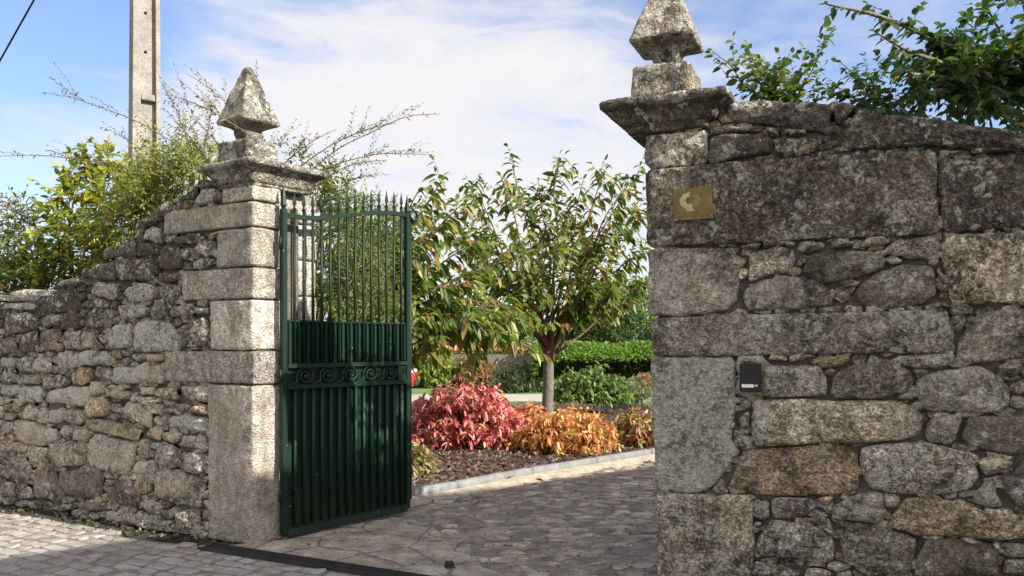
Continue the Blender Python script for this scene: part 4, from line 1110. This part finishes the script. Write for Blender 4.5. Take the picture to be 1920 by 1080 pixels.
def cloudtree(name, label, c, h, r, n, ll, pal_, tr=.12, zb=.3, cat='tree', aspect=.45, low=.2, group=None, blobs=26, m='leaf'):
    """crown of separate leafy masses on forking limbs, with gaps between them"""
    root = empty(name, c); tag(root, label, cat, group); tk = MB(); fk = c+UP*h*zb
    tk.tube(curve(c-UP*.1, fk, 0, 6, .02), [tr*(1.2-.06*i) for i in range(7)], 8)
    P = []; D = []; L = []
    for i in range(blobs):
        a = rnd(0, 6.283); e = rnd(-.35, 1); rr = r*math.sqrt(max(.05, 1-abs(e)**2.2))*rnd(.35, 1)
        q = c+Vector((rr*math.cos(a), rr*math.sin(a), h*(.5+low*.5)+e*h*(.5-low*.5)*.92))
        tk.tube(curve(fk, q, .05, 6, .03), [tr*.5*(1-.85*j/6) for j in range(7)], 5)
        br = r*rnd(.22, .42); k = n//blobs
        for j in range(k):
            d_ = Vector((random.gauss(0, 1), random.gauss(0, 1), random.gauss(0, 1))).normalized(); f = rnd(.35, 1)**.6*(1+.4*n3(d_, 1.8, i))
            P.append(q+Vector((d_.x*br*f, d_.y*br*f, d_.z*br*aspect*2*f))); D.append(d_+Vector((rnd(-.6, .6), rnd(-.6, .6), rnd(-.5, .3)))); L.append(ll*rnd(.7, 1.3))
    n = len(P); leaves('crown', P, D, np.array(L), np.array(L)*.5, pal(n, pal_), M[m], root, simple=(ll < .12)); tk.build('trunk', M['bark'], root); return root
cloudtree('broadleaf_tree', 'dark green rounded tree behind the hedge by the right pier', at(1150, 735, 36), 3.9, 2.2, 7000, .2, DGR+[(2, (.07, .12, .03))], low=.1, zb=.15, blobs=30)
cloudtree('broadleaf_tree', 'pale yellow green wispy tree rising above the dark one by the right pier', at(1185, 730, 43), 5.2, 2.6, 6000, .22, YGR, low=.1, zb=.15, blobs=28)
cloudtree('broadleaf_tree', 'light green tree between the cherry trunk and the dark tree', at(1085, 728, 42), 3.2, 1.7, 4000, .2, YGR, low=.1, zb=.15)
for i, (px, Y, hh, rr) in enumerate(((820, 47, 3.2, 2.6), (960, 52, 3.0, 2.8), (1320, 50, 5, 3.5), (600, 45, 5.5, 3.2), (450, 44, 5, 3))):
    cloudtree('far_tree', ['low green tree beyond the tiled wall, left of the cherry trunk', 'low tree beyond the tiled wall, straight behind the cherry trunk', 'tree hidden behind the right wall at the end of the garden', 'tall tree behind the gate bars at the end of the garden', 'tree behind the left pier at the end of the garden'][i], Vector(((px-960)*Y/F, Y, 0)), hh, rr, 2600, .3, GRN+YGR, low=.1, zb=.15, blobs=18)

# ---- thorny shrub on the left wall: leafy mass and long arching shoots
def sm_leaf(t): return None
def thorny(label, c, blobs, shoots, n, pal_, ll=.055, group='thorny shrubs growing behind the left wall and pier', name='thorny_shrub', trunk=None, wide=.42):
    root = empty(name, c); tag(root, label, 'shrub', group); pl = Plant()
    for (q, r, k) in blobs:
        st = curve(c+Vector((rnd(-.2, .2), rnd(-.1, .1), 0)), q, .03, 8, .03); pl.tw.tube(st, [.028*(1-.8*j/8) for j in range(9)], 6)
        for j in range(int(k*1.45)):
            d_ = Vector((random.gauss(0, 1), random.gauss(0, 1), random.gauss(0, 1)+.25)).normalized()
            a = q+d_*r*rnd(.1, .5); tw = curve(a, q+d_*r*rnd(.75, 1.35), rnd(-.05, .1), 5, .05)
            pl.spray(tw, .004, ll*.30, ll, ll*wide, .1, .8, .1, .5)
    for p0, p1, sg, kk in shoots:
        b = curve(p0, p1, sg, 16, .012); pl.tw.tube(b, [.0042*(1-.8*j/16)+.0012 for j in range(17)], 5)
        sc_f = lambda t: (.15*rnd(.7, 1.3), .145*rnd(.7, 1.3), .06*rnd(.7, 1.3))
        pl.spray(b, .0015, ll*.30, ll*.85, ll*.26, .12, .9, .05, .35, cfn=sc_f)
        for j in range(kk):
            t = rnd(.15, .85); i = int(t*16); p = b[i]; ax_ = (b[i+1]-b[i]).normalized(); tw = curve(p, p+(ax_+Vector((rnd(-.7, .7), rnd(-.7, .7), rnd(-.2, .9)))).normalized()*rnd(.12, .34), .05, 5, .03)
            pl.spray(tw, .0012, ll*.34, ll*.8, ll*.26, .1, .9, .05, .4, cfn=sc_f)
    pl.finish(root, pal_, M['leaf'], 'foliage', 'stems', fold=.3, droop=.15); return root
B = lambda px, py, Y, r, k: (at(px, py, Y), r, k)
TH = [(4, (.24, .31, .05)), (3, (.33, .38, .08)), (1.6, (.10, .16, .03)), (1.6, (.42, .38, .10)), (.4, (.34, .18, .07))]
thorny('thorny green shrub bushing over the stepped wall left of the left pier, with arching shoots', Vector((-3.4, 8.6, 0)),
       [B(360, 310, 8.2, .30, 34), B(330, 340, 8.3, .34, 40), B(300, 360, 8.4, .34, 38), B(270, 400, 8.5, .36, 44), B(240, 380, 8.8, .32, 34), B(350, 250, 8.4, .25, 14), B(380, 290, 8.2, .2, 14), B(210, 430, 8.6, .34, 36), B(285, 330, 8.9, .26, 20), B(330, 290, 8.4, .26, 22), B(300, 310, 8.3, .26, 22), B(375, 320, 8.0, .2, 16), B(260, 340, 8.5, .3, 26), B(230, 410, 8.4, .3, 30), B(270, 370, 8.3, .3, 30), B(180, 470, 8.7, .32, 36), B(310, 300, 8.6, .2, 12)],
       [(at(330, 270, 8), at(85, 174, 7.6), .06, 10), (at(300, 330, 8), at(-10, 292, 7.8), .05, 7), (at(360, 280, 8), at(305, 158, 7.9), .05, 7), (at(520, 300, 7.8), at(352, 140, 7.7), .08, 9), (at(480, 262, 6.6), at(310, 175, 6.6), .06, 12), (at(430, 300, 7.4), at(355, 215, 7.2), .06, 5), (at(470, 300, 7.5), at(480, 118, 7.4), -.06, 5), (at(400, 320, 7.3), at(330, 230, 7.3), .05, 8), (at(350, 350, 8), at(215, 250, 8), .05, 8), (at(380, 300, 7.6), at(400, 195, 7.5), .03, 8)], 0, TH)
thorny('dense thorny shrub seen through the gate bars, its shoots arching right', Vector((-2.2, 8.6, 0)),
       [B(650, 420, 9.2, .45, 60), B(700, 460, 9.4, .45, 60), B(620, 520, 9.0, .45, 60), B(700, 560, 9.4, .45, 50), B(740, 430, 9.6, .35, 34), B(620, 330, 8.4, .24, 26), B(640, 370, 8.4, .28, 32), B(600, 400, 8.3, .26, 30), B(650, 440, 8.3, .30, 34), B(690, 400, 8.7, .26, 22), B(610, 480, 8.2, .28, 32), B(660, 510, 8.3, .30, 34), B(620, 560, 8.2, .3, 36), B(690, 570, 8.5, .3, 30), B(690, 480, 8.7, .28, 22), B(640, 610, 8.4, .3, 24), B(560, 300, 8.0, .16, 14), B(720, 520, 9, .28, 20), B(730, 600, 9, .3, 20), B(600, 350, 8.2, .2, 16)],
       [(at(560, 340, 7.8), at(822, 214, 7.6), .10, 12), (at(600, 320, 7.8), at(812, 292, 7.7), .07, 8), (at(540, 330, 7.6), at(740, 232, 7.4), .08, 9), (at(530, 310, 7.4), at(625, 245, 7.4), .06, 6), (at(600, 340, 7.9), at(720, 300, 7.9), .08, 8), (at(640, 350, 8), at(700, 330, 8), .1, 6), (at(500, 300, 7.0), at(530, 270, 7), .1, 8)], 0, [(4, (.13, .19, .035)), (3, (.20, .26, .05)), (3, (.07, .11, .025)), (.8, (.32, .30, .08))])
VG = [(4, (.30, .33, .06)), (3, (.18, .25, .045)), (1.6, (.34, .30, .04)), (1.0, (.50, .36, .04)), (1.3, (.05, .09, .02))]
thorny('large leaved yellowing shrub rising above the left wall, in front of the concrete pole', Vector((-4.9, 9.6, 0)),
       [B(200, 300, 9.3, .22, 14), B(150, 320, 9.3, .22, 14), B(205, 340, 9.2, .26, 16), B(130, 370, 9.2, .3, 20), B(180, 400, 9.1, .34, 24), B(240, 350, 9.2, .26, 12), B(120, 430, 9, .32, 22), B(215, 450, 9, .3, 20), B(160, 470, 9, .32, 22), B(90, 480, 9.1, .3, 18)],
       [], 0, VG, ll=.115, name='broadleaf_shrub', group=None, wide=.62)
BR = [(4, (.22, .29, .06)), (3, (.14, .20, .04)), (1, (.30, .16, .08)), (1, (.38, .28, .08)), (2, (.06, .10, .02))]
thorny('sparse reddish green shrub over the low end of the left wall at the frame edge', Vector((-6.2, 10.2, 0)),
       [B(20, 410, 9.8, .28, 20), B(50, 440, 9.7, .3, 24), B(10, 470, 9.6, .34, 28), B(70, 490, 9.4, .34, 30), B(30, 520, 9.3, .34, 34), B(100, 520, 9.2, .3, 30), B(-40, 450, 9.8, .4, 26), B(-60, 510, 9.6, .4, 30), B(140, 500, 9.2, .26, 24), B(180, 510, 8.9, .26, 26), B(90, 540, 9.0, .28, 30), B(20, 545, 9.2, .32, 34), B(60, 515, 9.6, .34, 34), B(120, 470, 9.5, .26, 22), B(-20, 540, 9.5, .34, 30), B(60, 540, 9.3, .3, 30), B(40, 385, 9.9, .2, 8)],
       [(at(60, 420, 9.6), at(0, 380, 9.4), .05, 6)], 0, BR, ll=.075)
# ---- tree leaning over the right wall
RT = [(5, (.045, .085, .025)), (3, (.05, .09, .022)), (2, (.065, .11, .03)), (.12, (.35, .25, .03))]
def overhang(label, c, branches, ll, lw, pal_, tr, dens, name, cat, fork):
    root = empty(name, c); tag(root, label, cat); pl = Plant(); tk = MB()
    tk.tube(curve(c-UP*.1, fork, 0, 8, .03), [tr*(1.2-.05*i) for i in range(9)], 10)
    for tip, k_, src in branches:
        b = curve(src or fork, tip, rnd(0, .08), 12, .03); pl.tw.tube(b, [tr*.45*(1-.9*i/12)+.002 for i in range(13)], 6)
        pl.spray(b[4:], .004, .03, ll, lw, 0, .8, .35)
        for j in range(int(k_*dens)):
            t = rnd(.15, 1); i = min(11, int(t*12)); p = b[i].lerp(b[i+1], t*12-i); ax_ = (b[i+1]-b[i]).normalized()
            d_ = (Vector((rnd(-1, 1), rnd(-1, 1), rnd(-.7, .8))).normalized()+ax_*.8).normalized(); tw = curve(p, p+d_*rnd(.14, .38)*(1.2-.6*t), -.03, 5, .05)
            pl.spray(tw, .003, .034, ll, lw, .1, .8, .35)
    pl.finish(root, pal_, M['leaf'], 'crown', 'branches', 'bark', fold=.3, droop=.2); tk.build('trunk', M['bark'], root); return root
fk = at(1985, 225, 5.9); s1 = at(1860, 190, 5.7)
overhang('leafy tree with thick limb leaning in over the right wall from the frame edge', Vector((fk.x+.5, 6.6, 0)),
         [(at(1550, 8, 5.5), 12, None), (at(1640, 60, 5.4), 16, None), (at(1700, 50, 5.6), 22, None), (at(1690, 130, 5.4), 22, s1), (at(1720, 180, 5.3), 22, s1), (at(1780, 60, 5.7), 26, None), (at(1850, 20, 5.8), 26, None), (at(1900, -30, 6), 20, None), (at(1800, 130, 5.5), 28, s1), (at(1760, 110, 5.9), 26, s1), (at(1880, 120, 5.6), 28, None), (at(1830, 210, 5.2), 22, s1), (at(1930, 60, 5.5), 22, None), (at(1970, -20, 6), 16, None), (at(1890, 250, 5.1), 12, None), (at(2050, 100, 5.6), 16, None), (at(1840, 160, 5.9), 22, s1), (at(1930, 170, 5.7), 22, None)],
         .10, .07, RT, .075, .72, 'leaning_tree', 'tree', fk)
LV = [(3, (.10, .15, .03)), (3, (.07, .12, .025)), (1.4, (.22, .22, .06)), (1, (.045, .08, .02))]
f2 = at(1470, 230, 6.0)
overhang('slender leafy sapling poking up behind the right wall next to the finial', Vector((f2.x, 6.1, 0)),
         [(at(1335, 96, 5.9), 8, None), (at(1400, 85, 5.9), 12, None), (at(1425, 110, 6), 14, None), (at(1555, 72, 6), 7, None), (at(1450, 150, 5.9), 16, None), (at(1490, 140, 5.8), 12, None), (at(1420, 150, 6.1), 12, None), (at(1520, 110, 6), 8, None), (at(1480, 180, 5.8), 14, None), (at(1540, 185, 5.8), 8, None)],
         .075, .05, LV, .02, .8, 'sapling', 'sapling', f2)
f3 = at(1690, 240, 5.5)
overhang('low dark leafed sprig draped over the right wall coping beneath the leaning tree', Vector((f3.x, 5.6, 0)),
         [(at(1578, 118, 5.5), 8, None), (at(1570, 165, 5.4), 10, None), (at(1610, 150, 5.4), 12, None), (at(1640, 170, 5.3), 14, None), (at(1650, 205, 5.1), 12, None), (at(1680, 215, 5.0), 10, None), (at(1600, 190, 5.2), 8, None)],
         .075, .05, RT, .018, .9, 'sprig', 'shrub', f3)

# ---------------------------------------------------------------- pole and cable
pc = Vector(((272-960)*12/F, 12, 0)); pole = empty('concrete_pole', pc, math.radians(38)); tag(pole, 'tall weathered concrete utility pole with a recessed web and cross ties', 'utility pole')
H = 9.2
def taper(mb, x0, x1, y0, y1, z0, z1, k=.032):
    vs = []; 
    for z in (z0, z1):
        s_ = 1-k*z
        for x, y in ((x0, y0), (x1, y0), (x1, y1), (x0, y1)): vs.append((x*s_, y*s_, z))
    mb.add(vs, [(0, 3, 2, 1), (4, 5, 6, 7), (0, 1, 5, 4), (1, 2, 6, 5), (2, 3, 7, 6), (3, 0, 4, 7)])
for nm, x0, x1, y0, y1 in (('flange', -.225, -.10, -.13, .13), ('flange', .145, .215, -.13, .13), ('web', -.097, .142, -.03, .06)):
    mb = MB(); taper(mb, x0, x1, y0, y1, 0, H); mb.local(nm, M['pole'], pole)
for z in (1.6, 3.3, 5.0, 6.7, 8.4):
    mb = MB(); s_ = 1-.032*z; mb.box((.0225*s_, -.012, z), (.118*s_, .10*s_, .045), bev=.01); mb.local('cross_tie', M['pole'], pole)
for z in (6.2, 5.65, 7.3, 4.4): mb = MB(); mb.tube([(.0, -.036, z), (.0, -.020, z)], .020, 8); mb.local('bolt_hole', M['black'], pole, True)
cp = Vector((pc.x, 12, 0)); top = Vector((pc.x-.1, 12, CAMH+.62*12))
cb = empty('overhead_cable', top); tag(cb, 'black overhead cable slanting across the top left corner of the sky', 'cable')
end = at(-420, 891-30, 19); 
pts = [top.lerp(end, i/30)-UP*0.0 for i in range(31)]
mb = MB(); mb.tube(pts, .016, 6); mb.build('wire', M['black'], cb)
mb = MB(); mb.tube([top+Vector((.12, 0, 0)), top], .03, 8); mb.build('insulator', M['pole'], cb)

# ---------------------------------------------------------------- red car behind the gate
car = empty('parked_car', Vector((-2.80-2.0, 25, .05)), 0); tag(car, 'red car parked on the pale path, only its nose showing past the gate edge', 'car')
side = [(-1.98, .32), (-2.0, .62), (-1.9, .86), (-1.75, .92), (-1.5, 1.36), (-1.2, 1.44), (.1, 1.44), (.35, 1.38), (.95, .96), (1.75, .82), (1.95, .68), (2.0, .45), (1.93, .25), (-1.9, .25)]
bm = bmesh.new(); vs = [bm.verts.new((x, -.82, z)) for x, z in side]; f = bm.faces.new(vs); r_ = bmesh.ops.extrude_face_region(bm, geom=[f])
for v in [g_ for g_ in r_['geom'] if isinstance(g_, bmesh.types.BMVert)]: v.co.y += 1.64
for v in bm.verts:
    if v.co.z > 1.2: v.co.y *= .80
    if abs(v.co.x) > 1.85: v.co.y *= .88
bmesh.ops.recalc_face_normals(bm, faces=bm.faces[:]); bmesh.ops.bevel(bm, geom=bm.edges[:], offset=.06, segments=3, affect='EDGES')
me = bpy.data.meshes.new('body'); bm.to_mesh(me); bm.free(); me.materials.append(M['car']); me.polygons.foreach_set('use_smooth', [True]*len(me.polygons))
bo = bpy.data.objects.new('body', me); COL.objects.link(bo); bo.parent = car
for sg in (-1, 1):
    mb = MB(); y = sg*.80
    mb.add([(-1.45, y*.99, .95), (.75, y*.99, .96), (.22, y*.845, 1.32), (-1.2, y*.845, 1.32), (-1.45, y*1.01+.0, .94), (.75, y*1.01, .95), (.22, y*.865, 1.33), (-1.2, y*.865, 1.33)], [(0, 1, 2, 3), (4, 7, 6, 5), (0, 4, 5, 1), (1, 5, 6, 2), (2, 6, 7, 3), (3, 7, 4, 0)])
    mb.local('side_window', M['glass'], car)
    mb = MB().box((1.88, sg*.58, .70), (.07, .13, .05), bev=.03); mb.local('headlight', M['white'], car, True)
    for x in (-1.25, 1.25):
        mb = MB(); mb.tube([(x, sg*.70, .28), (x, sg*.86, .28)], .33, 24); wh = mb.local('wheel', M['rubber'], car)
        mb = MB(); mb.tube([(x, sg*.85, .28), (x, sg*.875, .28)], .19, 16); mb.local('rim', M['curb'], wh)
MB().box((2.0, 0, .38), (.03, .5, .08), bev=.02).local('grille', M['rubber'], car)

# ---------------------------------------------------------------- tiled garden wall, hills
tw = empty('garden_wall', Vector((-2, 38, 0))); tag(tw, 'low pale garden wall with a terracotta tiled top beyond the lawn', 'wall')
MB().box((0, 0, .55), (9, .12, .60)).local('wall_body', M['bark'], tw)
mb = MB()
for i in range(90):
    x = -8.95+i*.2; mb.tube([(x, -.24, 1.26), (x, 0, 1.42), (x, .24, 1.26)], .10, 8)
mb.local('roof_tiles', M['tile'], tw, True)
vs = []; fs = []; n_ = 120
for i in range(n_+1):
    x = -3000+6000*i/n_
    h_ = 34+26*noise.noise(Vector((x*.0016, 3, 0)))+10*noise.noise(Vector((x*.006, 7, 0)))
    for j, (dy, k_) in enumerate(((0, 0), (200, .55), (420, 1.0), (900, 0))): vs.append((x, 1900+dy+60*noise.noise(Vector((x*.004, j, 0))), -.5+h_*k_))
for i in range(n_):
    for j in range(3): a = i*4+j; fs.append((a, a+4, a+5, a+1))
mb = MB(); mb.add(vs, fs); o = mb.build('hills', M['hill'], None, (0, 0, 0)); o['kind'] = 'structure'

# ---------------------------------------------------------------- house at the right end of the wall (throws the long shade over gateway and street)
hd = Vector((.76, .65, 0)).normalized(); hn = Vector((.65, -.76, 0)).normalized()      # hn: away from the gateway
HH = 7.0; sh_ = HH/math.tan(EL); sv_ = Vector((SUN.x, SUN.y, 0)).normalized()*sh_
edge = Vector((-.96, 8.55, 0))+sv_; 
h0 = edge+hd*(-4.6); h1 = edge+hd*10.5
hs = empty('house', h0, math.atan2(hd.y, hd.x)); tag(hs, 'plain two storey rendered house closing the right end of the wall', 'house')
LN = (h1-h0).length; DP = 7.0
mb = MB(); mb.box((LN/2, -DP/2-.35, HH/2-.15), (LN/2-.3, DP/2, HH/2-.1)); mb.local('walls', M['render'], hs)
mb = MB(); y0, y1 = 0.0, -DP-.7
mb.add([(0, y0, HH-.12), (LN, y0, HH-.12), (LN, y1, HH-.12), (0, y1, HH-.12), (0, y0, HH), (LN, y0, HH), (LN, y1, HH), (0, y1, HH), (2.2, (y0+y1)/2, HH+1.15), (LN-2.2, (y0+y1)/2, HH+1.15)],
       [(0, 3, 2, 1), (0, 1, 5, 4), (1, 2, 6, 5), (2, 3, 7, 6), (3, 0, 4, 7), (4, 5, 9, 8), (5, 6, 9), (6, 7, 8, 9), (7, 4, 8)])
mb.local('roof', M['tile'], hs)
for fl in (1.0, 4.2):
    for i in range(5):
        x = 1.6+i*(LN-3.2)/4
        wf = MB().box((x, -.345, fl+.75), (.55, .04, .78), bev=.01).local('window', M['curb'], hs)
        MB().box((x, -.30, fl+.75), (.46, .01, .69)).local('pane', M['glass'], wf)

# ---------------------------------------------------------------- loose stuff: bark mulch, fallen leaves, weeds at the wall foot
bedp = [(p.x, p.y) for p in cn]+[(16, 22), (-8, 22), (-8, 9.5)]
P = []; V = []; Fc = []; Cc_ = []
k = 0
while k < 15000:
    y = 8.2+(22-8.2)*rnd(0, 1)**1.9; x = rnd(-.22, .2)*y*1.1
    if not inside((x, y), bedp): continue
    l, w_ = rnd(.03, .09), rnd(.012, .035); a = rnd(0, 6.28); tlt = rnd(-.5, .5); z = .035+rnd(0, .035)
    ca, sa = math.cos(a), math.sin(a); th = .007
    b = len(V)
    for zz in (0, th):
        for dx, dy in ((-l, -w_*.7), (l, -w_), (l*.9, w_*.8), (-l*.85, w_)):
            V.append((x+(dx*ca-dy*sa)*.5, y+(dx*sa+dy*ca)*.5, z+zz+dx*.5*tlt+dy*.3*tlt))
    Fc += [(b+4, b+5, b+6, b+7), (b, b+1, b+5, b+4), (b+1, b+2, b+6, b+5), (b+2, b+3, b+7, b+6), (b+3, b, b+4, b+7)]
    q = random.choice([(.075, .042, .03), (.11, .065, .045), (.05, .03, .022), (.16, .105, .075), (.09, .045, .03), (.22, .16, .12)]); Cc_ += [(*q, 1)]*8; k += 1
mb = MB(); mb.v = V; mb.f = Fc; mb.c = Cc_; o = mb.build('bark_mulch', M['chip'], None, (0, 0, 0), smooth=False); o['kind'] = 'stuff'
# fallen leaves (countable): each its own thing
def fallen(p, s_, col, label, group):
    rt = empty('fallen_leaf', p); P_ = [tuple(p+Vector((0, 0, .006)))]; a = rnd(0, 6.28)
    o = leaves('fallen_leaf', P_, [(math.cos(a), math.sin(a), .12)], np.array([s_]), np.array([s_*.5]), [col], M['redleaf'], rt, fold=.5, droop=-.12)
    me_ = o.data; bpy.data.objects.remove(o); bpy.data.objects.remove(rt)
    o = bpy.data.objects.new('fallen_leaf', me_); COL.objects.link(o); o.location = p; tag(o, label, 'leaf', group)
g_ = 'fallen leaves on the driveway and bed'
for px, py, z_, s_, c_, lb in ((790, 928, .01, .11, (.30, .12, .05), 'curled brown fallen leaf on the kerb end nearest the gate'), (884, 953, .012, .13, (.16, .05, .03), 'dark red fallen leaf alone on the shaded cobbles right of the gate'),
                         (992, 917, .02, .12, (.28, .10, .05), 'reddish fallen leaf on the pale sand at the shadow edge'), (1020, 907, .02, .10, (.34, .14, .06), 'small russet fallen leaf on the sand below the orange shrub'),
                         (945, 903, .02, .11, (.40, .20, .08), 'tan fallen leaf on the sand beside the kerb'), (900, 843, .09, .12, (.50, .22, .08), 'orange fallen leaf on the mulch left of the dark shade strip'),
                         (870, 868, .09, .13, (.55, .26, .10), 'orange fallen leaf on the mulch under the pink shrub'), (950, 871, .09, .11, (.55, .28, .10), 'orange fallen leaf on the mulch under the orange shrub'),
                         (1215, 872, .02, .11, (.12, .06, .04), 'dark fallen leaf on the drive close to the right pier'), (1074, 1021, .012, .05, (.30, .28, .05), 'tiny yellow fallen leaf on the cobbles before the threshold')):
    p = gnd(px, py+ (0 if z_ < .05 else z_*60)); p.z = z_; fallen(p, s_, c_, lb, g_)
# weeds and dirt clods along the wall foot
P = []; D = []; L = []
for i in range(520):
    u = rnd(.2, 4.6); a = rnd(.02, .30)*(.4+.6*min(1, u/1.5)); 
    if n3((u*1.0, a, 2), 2.2) < -.02: continue
    q = AL+DL*u+NL*a; q.z = -.03; P.append(tuple(q)); D.append((rnd(-.5, .5), rnd(-.5, .5), rnd(.4, 1.2))); L.append(rnd(.02, .055))
wd = empty('wall_foot_weeds', AL+DL*2+NL*.2); o = leaves('wall_foot_weeds', P, D, np.array(L), np.array(L)*.4, pal(len(P), [(3, (.05, .085, .02)), (2, (.09, .12, .03)), (2, (.12, .09, .05))]), M['leaf'], wd, simple=True)
o.parent = None; o.location = wd.location; bpy.data.objects.remove(wd); o['kind'] = 'stuff'
cl_ = MB()
for i in range(300):
    u = rnd(-.2, 5); a = rnd(.0, .42)*(.5+.5*min(1, u/2)); q = AL+DL*u+NL*a; r = rnd(.006, .022); q.z = -.03
    cl_.box((q.x, q.y, q.z+r*.4), (r*rnd(.7, 1.5), r*rnd(.7, 1.3), r*.7), bev=r*.4, col=(.09, .075, .055, 0))
for i in range(420):
    a = rnd(-.2, 3.3); b_ = rnd(-.1, 3.6); q = gate_pt(a, b_); r = rnd(.002, .006)*(1.6 if rnd(0, 1) < .08 else 1)
    if (q-GH).length < .1: continue
    cl_.box((q.x, q.y, .004+r*.3), (r*rnd(.8, 1.6), r*rnd(.7, 1.3), r*.6), bev=r*.4, col=random.choice([(.12, .09, .06, 0), (.3, .26, .2, 0), (.07, .05, .04, 0), (.2, .12, .07, 0)]))
o = cl_.build('loose_grit', M['stoneL'], None, (0, 0, 0)); o['kind'] = 'stuff'
